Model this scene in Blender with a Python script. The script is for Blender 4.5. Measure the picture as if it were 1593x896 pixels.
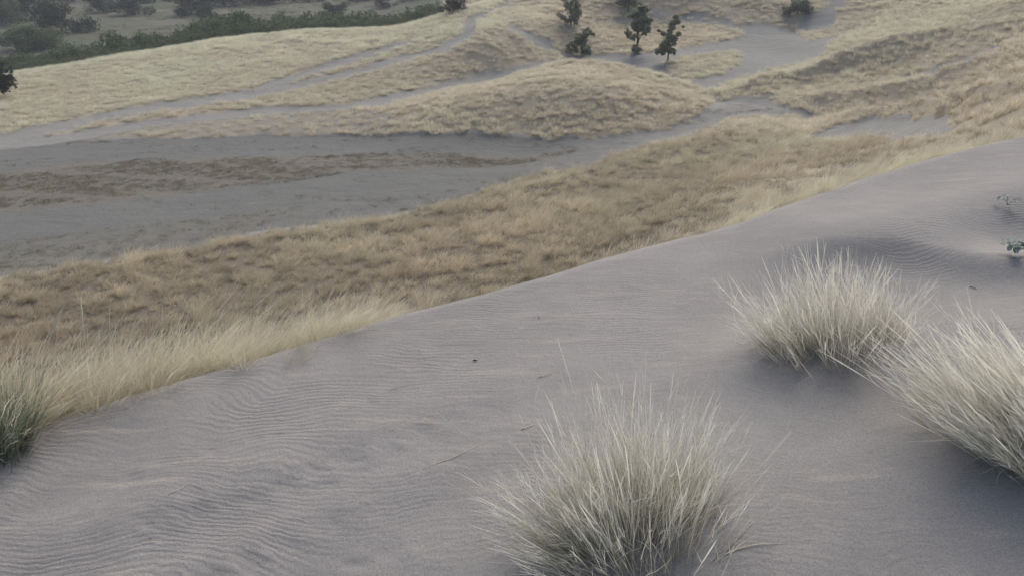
import bpy, math, random
import numpy as np
from mathutils import Vector, Matrix
R = math.radians
for o in list(bpy.data.objects): bpy.data.objects.remove(o)
sc = bpy.context.scene
COL = sc.collection
# ------------------------------------------------------------------ camera, sky, sun, exposure
cam = bpy.data.cameras.new('camera'); cam_o = bpy.data.objects.new('camera', cam); COL.objects.link(cam_o)
cam.sensor_width = 36.0; cam.lens = 1250.0 / 1593.0 * 36.0; cam.clip_start = 0.05; cam.clip_end = 6000
cam_o.location = (0, 0, 0); cam_o.rotation_euler = (R(90 - 25), 0, 0)
sc.camera = cam_o
SUN_EL, SUN_AZ = 46.0, 18.0            # degrees; azimuth from straight ahead, + to the right
w = bpy.data.worlds.new('World'); sc.world = w; w.use_nodes = True
nt = w.node_tree; bg = nt.nodes['Background']; sky = nt.nodes.new('ShaderNodeTexSky')
sky.sky_type = 'NISHITA'; sky.sun_disc = False; sky.sun_elevation = R(SUN_EL); sky.sun_rotation = R(SUN_AZ)
sky.air_density = 0.9; sky.dust_density = 4.8; sky.ozone_density = 1.0
nt.links.new(sky.outputs[0], bg.inputs[0]); bg.inputs[1].default_value = 0.15
sl = bpy.data.lights.new('sun', 'SUN'); sl.energy = 1.3; sl.angle = R(24); sl.color = (1.0, 0.96, 0.91)
so = bpy.data.objects.new('sun', sl); COL.objects.link(so); so.location = (0, 0, 60)
sd = Vector((math.sin(R(SUN_AZ)) * math.cos(R(SUN_EL)), math.cos(R(SUN_AZ)) * math.cos(R(SUN_EL)), math.sin(R(SUN_EL))))
so.rotation_euler = (-sd).to_track_quat('-Z', 'Y').to_euler()
sc.view_settings.view_transform = 'Standard'; sc.view_settings.look = 'None'; sc.view_settings.gamma = 1
sc.view_settings.use_curve_mapping = False; sc.view_settings.exposure = 0.36
sc.cycles.max_bounces = 4; sc.cycles.diffuse_bounces = 2; sc.cycles.transparent_max_bounces = 6; sc.cycles.volume_bounces = 0
sc.cycles.use_adaptive_sampling = True; sc.cycles.adaptive_threshold = 0.03
# ------------------------------------------------------------------ terrain
EYE = 1.65
def hsh(ix, iy, s):
    n = (ix.astype(np.int64) * 374761393 + iy.astype(np.int64) * 668265263 + s * 1274126177) & 0x7fffffff
    n = ((n ^ (n >> 13)) * 1274126177) & 0x7fffffff
    return ((n ^ (n >> 16)) & 0xffff) / 65535.0
def vn(x, y, s=0):                      # smooth value noise, 0..1
    ix = np.floor(x); iy = np.floor(y); fx = x - ix; fy = y - iy
    fx = fx * fx * (3 - 2 * fx); fy = fy * fy * (3 - 2 * fy)
    a = hsh(ix, iy, s); b = hsh(ix + 1, iy, s); c = hsh(ix, iy + 1, s); d = hsh(ix + 1, iy + 1, s)
    return (a + (b - a) * fx) * (1 - fy) + (c + (d - c) * fx) * fy
def fbm(x, y, s=0, o=3):
    t = 0; a = 1; n = 0
    for k in range(o):
        t = t + a * vn(x * 2 ** k + 17.3 * k, y * 2 ** k - 9.1 * k, s + k); n += a; a *= .5
    return t / n
def sst(a, b, x):
    t = np.clip((x - a) / (b - a), 0, 1); return t * t * (3 - 2 * t)
def inpoly(x, y, poly):
    P = np.array(poly, float); res = np.zeros(x.shape, bool)
    bx = (x >= P[:, 0].min()) & (x <= P[:, 0].max()) & (y >= P[:, 1].min()) & (y <= P[:, 1].max())
    if not bx.any(): return res
    xs = x[bx]; ys = y[bx]; r = np.zeros(xs.shape, bool); j = len(P) - 1
    for i in range(len(P)):
        xi, yi = P[i]; xj, yj = P[j]
        c = ((yi > ys) != (yj > ys)) & (xs < (xj - xi) * (ys - yi) / ((yj - yi) or 1e-12) + xi)
        r ^= c; j = i
    res[bx] = r
    return res
def polydist(x, y, line):               # distance to a polyline and the side (+ = left of its direction)
    L = np.array(line, float); best = np.full(x.shape, 1e9); side = np.ones(x.shape)
    for i in range(len(L) - 1):
        ax, ay = L[i]; dx, dy = L[i + 1] - L[i]; l2 = dx * dx + dy * dy
        t = np.clip(((x - ax) * dx + (y - ay) * dy) / l2, 0, 1)
        ex = x - ax - t * dx; ey = y - ay - t * dy; d = np.hypot(ex, ey)
        m = d < best - 1e-9; best = np.where(m, d, best); side = np.where(m, np.sign(dx * ey - dy * ex), side)
    return best, side
RC = 3.0
def rbf_fit(C):
    C = np.array(C, float); n = len(C)
    A = np.sqrt((C[:, None, 0] - C[None, :, 0]) ** 2 + (C[:, None, 1] - C[None, :, 1]) ** 2 + RC * RC)
    M = np.zeros((n + 1, n + 1)); M[:n, :n] = A - np.eye(n) * 0.15; M[:n, n] = 1; M[n, :n] = 1
    w = np.linalg.solve(M, np.append(C[:, 2], 0))
    return C, w
def rbf(x, y, F):
    C, w = F; z = np.full(x.shape, w[-1])
    for i in range(len(C)):
        z = z + w[i] * np.sqrt((x - C[i, 0]) ** 2 + (y - C[i, 1]) ** 2 + RC * RC)
    return z
def g2(x, y, cx, cy, ang, sx, sy):
    c, s = math.cos(ang), math.sin(ang); u = (x - cx) * c + (y - cy) * s; v = -(x - cx) * s + (y - cy) * c
    return np.exp(-(u / sx) ** 2 - (v / sy) ** 2)
def dune_top(x, y):                     # the windward back of the near dune
    z = -EYE + 0.055 * x - 0.010 * y
    z = z - 0.045 * np.clip(2.9 - y, 0, 3.0) ** 2
    back = np.clip(-y - 1.5, 0, None); z = z - 0.08 * back - 0.0 * x
    out = np.clip(np.hypot(x, y) - 9, 0, None); z = z - 0.05 * out
    return z
def dune_shape(x, y):                   # blow-outs, low ridges and hollows on that back
    z = 0.04 * (fbm(x * .55 + 3, y * .55, 31, 2) - .5)
    for (cx, cy, ang, sx, sy, h) in BUMPS: z = z + h * g2(x, y, cx, cy, ang, sx, sy)
    d, s = polydist(x, y, RIDGELET)
    t = d * s
    z = z + 0.08 * np.exp(-(np.clip(t, 0, None) / .55) ** 2) * np.exp(-(np.clip(-t, 0, None) / .16) ** 2) * np.where(d < 9, 1, 0) * sst(1.05, 1.7, x) * (1 - sst(2.35, 2.95, x))
    return z
def ridge_z(x, y):                      # sharper dune crests laid over the smooth valley: (line, height, near width, far width)
    z = np.zeros(x.shape)
    for line, h, wn, wf in RIDGES:
        L = np.array(line); lo = L.min(0) - 12; hi = L.max(0) + 12
        m = (x > lo[0]) & (x < hi[0]) & (y > lo[1]) & (y < hi[1])
        if not m.any(): continue
        d, s = polydist(x[m], y[m], line); e = np.minimum(np.hypot(x[m] - L[0, 0], y[m] - L[0, 1]), np.hypot(x[m] - L[-1, 0], y[m] - L[-1, 1]))
        z[m] += h * np.where(s > 0, np.exp(-d / wf), np.exp(-(d / wn))) * sst(0, 5, e)
    return z
def ground_z(x, y, F, detail=True):
    d, s = polydist(x, y, CREST); d = d * s
    r = np.hypot(x, y)
    w = 0.13
    dd = np.clip(d, 0, None)
    if detail: dd = np.clip(dd + 0.10 * (vn(x * .9, y * .9, 5) - .5) + 0.03 * (fbm(x * 2.6, y * 2.6, 15, 3) - .5), 0, None)
    dune = dune_top(x, y) + dune_shape(x, y) - 0.68 * (np.sqrt(dd * dd + w * w) - w)
    m = (r > 5) | (d > 3)
    val = np.full(x.shape, -14.0)
    far = sst(190, 300, r)
    val = np.where(m, (rbf(x, y, F) + ridge_z(x, y)) * (1 - far) + -17.0 * far, -14.0)
    if detail:
        val = val + (fbm(x * .12, y * .12, 3, 3) - .5) * .28 * sst(10, 25, r) + (fbm(x * .6, y * .6, 9, 2) - .5) * .07 * sst(10, 25, r)
    k = 0.8
    h = np.clip(0.5 + 0.5 * (dune - val) / k, 0, 1)
    return val * (1 - h) + dune * h + k * h * (1 - h)
CTRL = [(-23.0,33.3,-14.0),(-26.47,39.3,-14.0),(-30.77,46.75,-14.0),(-34.19,52.67,-14.0),(-18.25,35.67,-14.0),(-21.19,42.46,-14.0),(-25.6,52.67,-14.0),(-12.9,38.34,-14.0),(-15.13,46.09,-14.0),(-17.61,54.71,-14.0),(-6.77,41.07,-13.9),(-7.83,48.48,-13.92),(-8.66,54.32,-13.9),(0.13,46.14,-13.7),(0.15,52.03,-13.79),(6.35,50.79,-13.55),(11.04,53.88,-13.56),(15.83,59.45,-13.73),(19.67,54.09,-13.18),(-17.98,24.89,-13.43),(-14.02,26.31,-13.12),(-9.74,27.91,-12.82),(-4.85,28.23,-12.41),(0.09,31.31,-12.01),(6.09,35.79,-11.82),(12.28,42.4,-11.86),(15.7,42.54,-11.34),(-4.41,25.21,-12.3),(0.08,25.84,-11.6),(4.8,27.52,-10.8),(7.35,28.63,-10.2),(11.82,31.38,-9.82),(15.64,34.49,-9.71),(13.8,27.53,-8.64),(16.15,28.03,-7.92),(16.21,25.28,-6.25),(-32.15,57.23,-13.8),(-27.15,62.21,-13.5),(-20.03,63.37,-13.5),(-19.34,60.89,-13.7),(-18.17,56.81,-13.7),(-15.47,65.91,-13.0),(-9.87,63.14,-13.2),(-9.09,57.64,-13.21),(-10.67,69.17,-12.33),(-5.26,69.75,-11.67),(-5.05,66.21,-12.83),(-2.04,72.4,-10.64),(-2.01,69.95,-12.71),(1.9,72.36,-12.45),(-37.06,57.78,-13.7),(-41.65,65.82,-13.5),(-45.08,73.91,-13.2),(-41.82,76.75,-13.0),(-37.97,81.82,-12.81),(-32.8,69.68,-13.2),(-31.93,86.73,-12.29),(-27.48,73.58,-12.82),(-27.27,89.32,-11.98),(-24.12,78.13,-12.5),(-21.88,70.06,-13.01),(-21.96,90.33,-11.53),(-18.12,78.73,-12.13),(-16.39,90.33,-11.31),(-12.24,80.77,-11.35),(-12.04,88.98,-11.04),(-7.99,89.93,-10.1),(-7.23,80.75,-10.63),(-4.67,79.47,-10.27),(-3.99,93.01,-9.26),(-1.19,95.18,-8.84),(-0.98,77.41,-9.75),(-5.66,75.78,-11.27),(-6.52,55.35,-12.91),(-2.05,55.3,-12.23),(2.4,56.56,-11.8),(2.3,53.17,-13.39),(6.84,56.07,-11.66),(11.57,57.27,-12.77),(11.26,55.21,-13.35),(0.17,62.73,-11.91),(6.58,52.95,-13.28),(5.65,77.61,-12.43),(9.03,75.52,-12.24),(11.72,73.84,-12.07),(14.73,71.55,-11.93),(15.85,66.29,-12.48),(19.11,68.98,-12.03),(23.83,76.08,-11.58),(24.07,81.52,-11.11),(27.12,79.3,-11.06),(18.45,78.54,-11.55),(12.23,77.51,-11.8),(8.03,77.51,-11.84),(16.75,70.77,-11.52),(4.41,77.83,-10.84),(2.71,81.5,-9.74),(1.54,86.21,-9.43),(6.65,84.13,-10.54),(10.63,84.73,-10.89),(13.48,86.9,-10.22),(17.29,85.65,-10.64),(21.22,85.88,-9.99),(6.86,87.47,-8.76),(20.34,88.33,-8.93),(26.45,86.1,-9.36),(31.03,84.18,-9.51),(33.94,87.34,-8.28),(29.39,87.47,-8.52),(25.75,89.07,-7.66),(13.68,89.46,-7.4),(3.91,97.13,-7.61),(19.47,61.03,-12.9),(23.79,60.17,-11.44),(29.55,54.3,-8.52),(31.37,51.25,-7.47),(22.0,61.33,-13.09),(24.3,61.21,-12.51),(27.24,57.55,-10.7),(29.25,53.44,-9.01),(31.94,52.08,-8.08),(21.14,52.49,-12.52),(23.51,48.98,-11.09),(24.14,43.35,-8.81),(23.61,37.66,-7.08),(18.86,44.52,-11.65),(19.38,39.81,-10.19),(19.38,36.27,-9.19),(19.02,32.31,-7.66),(30.82,80.75,-10.97),(35.14,83.28,-9.75),(38.2,80.95,-7.72),(35.11,76.14,-8.93),(38.57,72.27,-7.24),(38.44,63.81,-5.9),(44.4,84.26,-6.05),(-59.34,78.92,-16.4),(-76.17,101.3,-17.0),(-53.93,88.43,-16.4),(-68.51,112.33,-17.0),(-49.96,91.68,-16.4),(-63.35,116.27,-17.0),(-45.12,97.24,-16.4),(-56.91,122.64,-17.0),(-37.8,102.69,-16.4),(-47.48,128.96,-17.0),(-32.24,105.58,-16.4),(-40.42,132.36,-17.0),(-25.98,106.85,-16.5),(-32.59,134.06,-17.0),(-19.43,107.05,-16.4),(-24.43,134.6,-17.0),(-14.32,105.82,-16.2),(-18.08,133.57,-17.0),(-9.49,106.86,-15.8),(-11.97,134.75,-17.0),(-4.71,110.0,-15.0),(-5.91,137.97,-17.0),(6.52,71.82,-12.43),(8.57,71.49,-12.39),(11.33,71.05,-12.44),(27.19,69.65,-11.01),(31.5,67.98,-9.21),(34.57,64.27,-8.22),(36.41,59.94,-7.44),(4.12,73.97,-12.35),(-116.91,153.88,-17.0),(-145.6,193.5,-17.2),(-93.44,153.88,-17.0),(-116.38,193.5,-17.2),(-69.98,153.88,-17.0),(-87.16,193.5,-17.2),(-46.52,153.88,-17.0),(-57.93,193.5,-17.2),(-23.05,153.88,-17.0),(-28.71,193.5,-17.2),(-10.0,15.0,-13.2),(0.0,17.0,-12.8),(8.0,18.0,-11.0),(15.0,16.0,-8.5),(22.0,13.0,-6.2),(30.0,10.0,-5.0),(45.0,25.0,-5.2),(60.0,60.0,-5.5),(70.0,90.0,-6.0),(-22.0,10.0,-13.6),(-35.0,0.0,-14.0),(0.0,-20.0,-9.0),(20.0,-10.0,-5.0),(-20.0,-20.0,-11.0),(0.0,-60.0,-14.0),(60.0,-20.0,-7.0),(-60.0,-20.0,-14.0),(-80.0,40.0,-14.2),(-60.0,30.0,-14.0),(-45.0,20.0,-14.0),(90.0,40.0,-6.0),(0.0,180.0,-9.0),(60.0,170.0,-6.5),(-40.0,200.0,-17.0),(110.0,120.0,-8.0),(19.92,62.95,-12.83),(24.65,63.13,-11.15),(28.56,61.62,-9.59),(31.25,58.1,-8.58),(32.78,53.96,-7.79),(33.25,48.29,-5.36),(18.7,59.03,-12.82),(21.7,54.46,-12.23),(24.01,50.54,-10.79),(25.91,49.15,-9.97),(27.61,48.47,-8.87),(28.86,46.99,-7.28),(30.72,46.36,-6.27),(18.69,50.61,-12.34),(19.94,49.34,-12.01),(21.18,45.46,-11.45),(21.37,39.34,-9.52),(21.15,33.65,-7.23),(20.93,30.82,-5.6),(-26.13,85.31,-12.0),(-18.89,82.47,-12.29),(-13.47,80.62,-11.69),(-9.73,80.76,-10.73),(-2.97,76.74,-9.73),(0.2,75.9,-10.96),(4.04,72.52,-11.44),(-1.73,60.0,-11.6),(1.18,63.81,-12.11),(4.31,66.15,-11.75),(5.98,65.84,-11.54),(7.91,65.54,-11.73),(10.59,66.11,-12.35),(13.02,64.94,-12.94),(14.98,61.92,-12.94),(-0.43,88.06,-8.91),(2.87,86.82,-9.95),(5.35,84.23,-10.3),(7.59,83.74,-10.43),(9.5,83.26,-10.79),(9.43,86.1,-9.9),(12.62,87.98,-10.15),(16.29,87.63,-10.67),(19.22,85.44,-10.55),(28.41,83.44,-10.51),(31.15,81.69,-11.11),(34.76,82.37,-10.0),(38.76,82.2,-7.6),(-20.64,29.44,-13.5),(-16.25,31.31,-13.88),(-11.39,33.47,-13.69),(-5.87,35.16,-13.49),(-1.49,38.11,-13.3),(3.55,41.48,-13.09),(9.77,47.26,-13.14),(14.68,51.53,-12.69)]
RIDGES = [([(15.3,61.4),(19.9,63.0),(24.6,63.1),(28.6,61.6),(31.3,58.1),(32.8,54.0),(33.3,48.3)],1.8,3.2,1.4),([(18.7,59.0),(21.7,54.5),(24.0,50.5),(25.9,49.2),(27.6,48.5),(28.9,47.0),(30.7,46.4)],1.4,2.4,1.1),([(18.7,50.6),(19.9,49.3),(21.2,45.5),(21.4,39.3),(21.2,33.6),(20.9,30.8)],1.4,2.2,1.0),([(-26.1,85.3),(-18.9,82.5),(-13.5,80.6),(-9.7,80.8)],0.7,3.0,2.0),([(-3.6,76.9),(-3.0,76.7),(0.2,75.9),(4.0,72.5)],1.0,2.5,1.5),([(-1.7,60.0),(1.2,63.8),(4.3,66.1),(6.0,65.8),(7.9,65.5),(10.6,66.1),(13.0,64.9),(15.0,61.9)],0.9,3.5,1.5),([(-0.4,88.1),(2.9,86.8),(5.4,84.2),(7.6,83.7),(9.5,83.3)],1.3,3.0,2.0),([(9.4,86.1),(12.6,88.0),(16.3,87.6),(19.2,85.4)],0.8,3,2),([(28.4,83.4),(31.2,81.7),(34.8,82.4),(38.8,82.2)],1.0,3,2),([(-20.6,29.4),(-16.2,31.3),(-11.4,33.5),(-5.9,35.2),(-1.5,38.1),(3.6,41.5),(9.8,47.3),(14.7,51.5)],0.5,1.8,0.8)]
CREST = [(-8.436,-6.872),(-5.636,-1.872),(-3.636,0.928),(-2.436,2.128),(-2.158,2.268),(-1.887,2.433),(-1.814,2.521),(-1.628,2.649),(-1.32,2.85),(-0.972,3.061),(-0.473,3.373),(0.011,3.599),(0.108,3.657),(0.517,3.871),(1.078,4.139),(1.489,4.338),(1.897,4.668),(2.448,5.055),(3.036,5.409),(3.741,5.777),(5.813,6.603),(9.672,7.092),(16.718,5.944),(28.604,-3.593)]
RIDGELET = [(1.275,3.832),(1.644,3.944),(1.988,3.961),(2.264,3.84),(2.441,3.685),(2.623,3.571)]
BUMPS = [(1.948,3.44,0.2,0.9,0.3,-0.07),(2.751,4.064,0.35,0.8,0.22,-0.08),(3.109,4.626,0.3,1.0,0.3,0.05),(-1.342,2.034,0.55,1.0,0.16,0.018),(-0.559,2.462,0.5,0.9,0.12,0.009),(-0.821,2.197,0.5,0.8,0.1,0.009),(-0.212,2.238,0.45,0.7,0.11,0.009),(0.405,1.96,0.3,0.45,0.3,0.03),(1.238,2.854,0.2,0.5,0.25,0.04),(1.572,2.087,0.5,0.5,0.3,0.05),(-0.905,1.853,0.5,0.6,0.1,0.009)]
SAND = {'flat': [(-37.6,50.0),(-36.4,50.7),(-35.0,51.2),(-33.7,51.8),(-30.9,52.5),(-29.7,53.4),(-27.8,53.6),(-26.0,53.8),(-23.9,54.0),(-21.8,54.2),(-19.8,54.6),(-17.7,55.2),(-15.8,55.3),(-13.8,55.3),(-11.9,55.3),(-9.8,55.0),(-7.9,54.1),(-5.9,52.9),(-4.1,52.5),(-2.0,52.5),(0.1,52.7),(2.3,52.5),(5.5,52.2),(8.8,53.1),(11.2,54.6),(13.2,56.3),(15.4,61.2),(16.7,61.2),(17.6,60.2),(19.1,59.4),(18.9,58.5),(19.4,55.9),(20.2,52.0),(19.7,50.3),(19.0,54.5),(17.7,55.8),(15.5,56.3),(13.0,53.7),(10.8,52.1),(9.1,50.7),(6.7,48.9),(4.5,46.0),(2.6,45.2),(0.1,43.3),(-1.7,41.5),(-3.8,39.5),(-5.9,38.0),(-7.2,37.7),(-8.4,37.1),(-9.9,36.9),(-11.3,36.8),(-13.2,35.9),(-14.5,34.0),(-15.9,33.8),(-17.2,33.4),(-18.2,32.3),(-19.0,31.3),(-20.2,30.9),(-21.2,30.4),(-22.1,30.1),(-23.1,29.9),(-24.0,29.7),(-26.3,33.1),(-28.4,36.3),(-31.0,40.1),(-34.1,44.8)],'lane_b': [(-37.9,50.5),(-36.9,51.6),(-35.9,52.6),(-34.8,53.7),(-32.9,54.3),(-30.4,56.0),(-27.7,57.8),(-24.8,59.4),(-23.1,60.2),(-21.5,61.2),(-19.7,62.1),(-17.6,62.1),(-15.5,62.1),(-13.5,62.2),(-9.9,64.1),(-6.3,66.4),(-2.5,70.0),(0.2,71.3),(4.1,74.1),(4.3,72.6),(3.0,72.1),(0.2,70.5),(-2.5,68.9),(-6.2,64.6),(-9.6,61.3),(-12.0,61.2),(-14.4,60.8),(-16.7,60.3),(-19.0,59.8),(-20.9,59.1),(-22.7,58.2),(-24.4,57.3),(-26.1,56.7),(-28.5,54.3),(-31.0,52.8),(-33.8,51.9),(-35.0,51.1),(-36.2,50.4),(-37.2,49.5)],'lane_a': [(-39.4,52.7),(-38.1,53.5),(-36.9,54.4),(-35.6,55.2),(-34.1,56.6),(-32.6,58.2),(-30.8,60.8),(-29.1,61.9),(-27.5,63.2),(-24.4,65.4),(-21.2,67.5),(-17.6,69.4),(-13.8,72.0),(-11.6,73.6),(-9.3,75.2),(-7.1,76.1),(-4.7,78.7),(-4.6,83.1),(-1.6,86.9),(0.2,93.9),(0.8,92.8),(-0.7,88.0),(-3.4,82.0),(-3.0,77.2),(-5.4,72.6),(-8.3,73.1),(-12.3,71.0),(-16.0,68.2),(-18.3,66.7),(-20.6,65.3),(-22.7,64.0),(-24.7,62.4),(-26.7,61.1),(-29.6,59.3),(-31.9,56.7),(-33.0,54.5),(-34.9,54.0),(-36.1,52.9),(-37.2,52.0),(-38.2,51.0)],'track': [(-21.5,68.5),(-18.3,72.7),(-15.3,76.1),(-13.3,77.5),(-9.6,79.7),(-9.1,79.1),(-13.0,76.1),(-14.8,74.1),(-17.9,70.9),(-21.0,67.0)],'back': [(4.0,77.1),(5.0,76.4),(7.5,77.2),(10.3,76.0),(13.0,76.6),(16.1,77.9),(19.6,79.8),(21.9,80.7),(22.8,82.5),(22.6,83.8),(23.5,84.3),(25.4,83.7),(28.3,83.4),(27.6,78.6),(31.3,79.0),(27.6,73.4),(24.5,70.3),(22.0,69.7),(18.9,67.6),(15.5,63.4),(13.5,67.3),(11.5,71.9),(9.0,75.1),(7.0,76.7),(4.9,75.6)],'path': [(14.6,88.2),(18.7,87.9),(22.9,84.6),(26.0,84.1),(25.8,83.5),(22.7,83.9),(18.6,87.2),(14.6,87.7)],'track_far': [(28.7,83.3),(31.3,82.6),(34.3,87.7),(33.7,88.6),(31.7,85.7),(29.1,84.2)],'blowout': [(17.2,46.3),(19.2,46.6),(20.4,45.5),(20.2,41.3),(20.4,38.6),(19.6,35.6),(18.2,32.6),(17.2,31.6),(17.3,34.1),(17.9,37.7),(18.8,41.4),(18.2,41.8),(17.2,42.5),(16.9,45.4)],'rut': [(30.9,52.5),(28.9,52.8),(27.7,54.5),(26.9,56.6),(26.6,56.1),(27.4,53.9),(26.7,48.5),(30.3,51.1)],'cut': [(-0.4,78.7),(2.0,77.9),(4.0,77.4),(3.6,76.6),(1.7,76.8),(-0.4,77.5)]}
KEEP = {'islet': [(13.7,72.4),(14.3,73.7),(17.0,74.9),(20.5,77.1),(21.0,74.0),(19.6,70.7),(16.9,67.8),(14.6,66.5),(13.6,67.8),(13.1,69.7)]}
WEED = {'weeds': [(-34.3,45.1),(-33.1,45.5),(-31.9,46.1),(-30.7,46.6),(-29.3,47.2),(-27.9,48.0),(-26.6,48.8),(-24.9,48.8),(-23.3,48.9),(-21.7,49.1),(-20.1,49.5),(-18.4,49.9),(-16.6,50.0),(-14.7,50.2),(-12.9,50.5),(-11.1,50.7),(-9.1,50.2),(-7.2,49.6),(-5.4,49.5),(-2.7,49.4),(-0.2,48.7),(2.0,49.9),(4.2,50.3),(4.1,49.9),(2.1,48.6),(0.7,47.8),(-1.5,46.9),(-3.8,46.5),(-5.4,46.5),(-7.0,46.5),(-8.6,46.5),(-10.3,46.6),(-11.9,45.8),(-13.5,45.0),(-15.1,44.1),(-16.7,43.4),(-18.3,42.6),(-19.7,41.8),(-21.3,41.3),(-22.7,40.8),(-23.9,40.1),(-25.1,39.6),(-26.3,39.1),(-27.4,38.7),(-28.5,38.3),(-29.5,37.8)],'weeds_edge': [(-26.7,33.7),(-25.9,34.2),(-25.0,34.7),(-24.1,35.2),(-23.0,35.7),(-22.0,36.3),(-20.8,36.8),(-19.7,37.1),(-18.5,37.5),(-17.3,37.9),(-16.2,38.4),(-14.9,38.8),(-13.6,39.1),(-12.3,39.6),(-11.0,40.0),(-10.5,39.1),(-12.0,37.5),(-13.0,36.5),(-13.9,35.7),(-14.8,34.8),(-15.8,34.1),(-16.8,33.5),(-17.6,32.7),(-18.4,31.9),(-19.4,31.5),(-20.5,31.2),(-21.5,30.8),(-22.4,30.5),(-23.2,30.2),(-24.1,29.9)]}
PLAIN = [(-700,120),(-57.0,74.9),(-48.4,77.1),(-47.2,77.2),(-43.6,79.9),(-39.1,84.1),(-32.8,88.9),(-28.2,92.1),(-22.8,93.8),(-17.1,94.2),(-12.3,90.8),(-8.2,92.2),(-4.0,92.9),(-1.6,95.6),(-8.4,143.39999999999998),(-60,320),(-100,700),(-700,700)]
WLINES = [([(-25.5,34.5),(-24.1,35.2),(-20.7,36.6),(-18.1,37.5),(-16.1,38.3),(-13.1,39.1),(-11.0,40.1)],3.5,0.12),([(-23.3,33.8),(-20.7,34.4),(-18.2,35.5),(-15.6,36.9),(-13.4,37.9)],2.5,0.2),([(-10.5,39.1),(-7.9,39.7),(-5.4,41.1),(-2.7,42.4),(-1.3,43.4)],4,0.15),([(-5.9,38.5),(-3.3,40.4),(-1.3,42.3),(0.1,43.8)],5,0.2),([(-32.1,49.0),(-26.6,50.2),(-20.9,51.4),(-14.8,52.4),(-10.2,53.0)],1.6,0.2),([(-6.4,49.6),(-3.9,48.8),(-1.6,47.9),(0.1,48.2)],14,0.35),([(0.1,48.6),(2.2,49.6),(4.2,50.1)],8,0.2),([(-25.5,64.7),(-21.0,66.8),(-17.3,69.3),(-13.4,72.3)],2.5,0.12)]
THIN = [(-31.1,53.0),(-28.5,54.5),(-26.2,56.9),(-24.4,57.5),(-22.7,58.3),(-20.9,59.1),(-19.0,59.8),(-16.8,60.4),(-14.5,60.9),(-10.8,61.0),(-8.5,56.8),(-8.7,54.8),(-10.6,55.3),(-12.4,55.5),(-14.2,55.4),(-16.0,55.3),(-17.7,55.2),(-19.8,54.7),(-21.8,54.3),(-23.9,54.0),(-26.0,53.8),(-27.8,53.6),(-29.7,53.4)]
STALKS = [((-1.893,2.703,-1.86),(-1.741,2.804,-1.379)),((-1.828,2.985,-1.975),(-1.792,3.007,-1.443)),((-1.269,3.369,-1.98),(-1.159,3.408,-1.556)),((-1.456,3.618,-2.193),(-1.395,3.642,-1.748))]
PT = {'tree_low': (6.508,77.124,-12.007),'tree_round': (11.469,76.289,-11.704),'tree_cone': (13.684,72.599,-11.908),'tree_hill': (12.03,87.615,-9.235),'tree_feather': (5.723,81.585,-10.026),'bush_far': (28.901,85.556,-9.265),'clump_a1': (0.165,1.783,-1.696),'clump_a2': (0.354,1.885,-1.667),'clump_a3': (0.579,2.002,-1.647),'clump_b1': (1.078,2.812,-1.59),'clump_b2': (1.317,2.883,-1.582),'clump_b3': (1.584,3.0,-1.597),'clump_c1': (1.589,2.05,-1.565),'clump_c2': (1.76,2.18,-1.556),'clump_c3': (1.985,2.37,-1.561),'succ_a': (2.501,3.693,-1.545),'succ_b': (2.835,4.366,-1.536),'twig_a': (-0.154,2.907,-1.693),'twig_b': (0.122,3.276,-1.68),'s1a': (-0.486,2.702,-1.708),'s1b': (-0.401,2.743,-1.704),'s2a': (-0.266,2.229,-1.696),'s2b': (-0.083,2.349,-1.685),'s3a': (0.614,1.77,-1.677),'s3b': (0.8,1.815,-1.666),'s4a': (0.031,2.396,-1.677),'s4b': (0.082,2.423,-1.673),'s5a': (2.214,3.527,-1.638),'s5b': (2.233,3.494,-1.636),'s6a': (-1.141,2.13,-1.747),'s6b': (-1.087,2.177,-1.742),'s7a': (-1.128,2.292,-1.75),'s7b': (-1.092,2.197,-1.742),'s8a': (0.101,2.742,-1.67),'s8b': (0.163,2.772,-1.667),'s9a': (-0.496,1.832,-1.748),'s9b': (-0.439,1.838,-1.744),'s10a': (-0.453,2.018,-1.725),'s10b': (-0.441,2.031,-1.723),'d1': (-1.037,2.064,-1.751),'d2': (-0.758,2.039,-1.742),'d3': (-0.398,2.315,-1.707),'d4': (-0.197,2.019,-1.712),'green_a': (-1.933,2.407,-1.797),'green_b': (-1.823,2.489,-1.788),'edge_tree': (-41.824,65.563,-13.551)}
FAR = [(-70.6,131.3,-17.0,5.76,4.32),(-77.6,160.1,-17.1,4.0,3.72),(-70.2,155.1,-17.02,4.93,3.28),(-87.5,148.6,-16.95,8.59,4.71),(-96.0,178.0,-17.22,4.87,3.57),(-58.8,154.7,-16.98,5.59,3.73),(-53.4,148.4,-16.94,2.28,2.28),(-58.9,174.0,-17.33,8.86,3.25),(-32.9,153.7,-17.09,3.29,2.53),(-24.8,162.3,-16.4,2.38,1.85),(-6.1,88.0,-9.4,1.85,1.56),(-51.1,179.1,-17.33,6.58,2.39),(-76.0,180.4,-17.2,6.29,2.2),(-43.7,182.4,-17.39,4.52,2.11),(-31.8,177.7,-16.68,5.22,1.74),(-89.6,183.1,-17.19,4.91,1.96),(-67.0,112.6,-17.02,4.02,2.75),(-65.5,113.8,-17.03,3.6,2.97),(-64.5,116.2,-17.04,2.79,2.36),(-85.1,139.9,-16.99,3.95,4.48),(-19.8,167.3,-15.23,4.06,1.62)]
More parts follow.
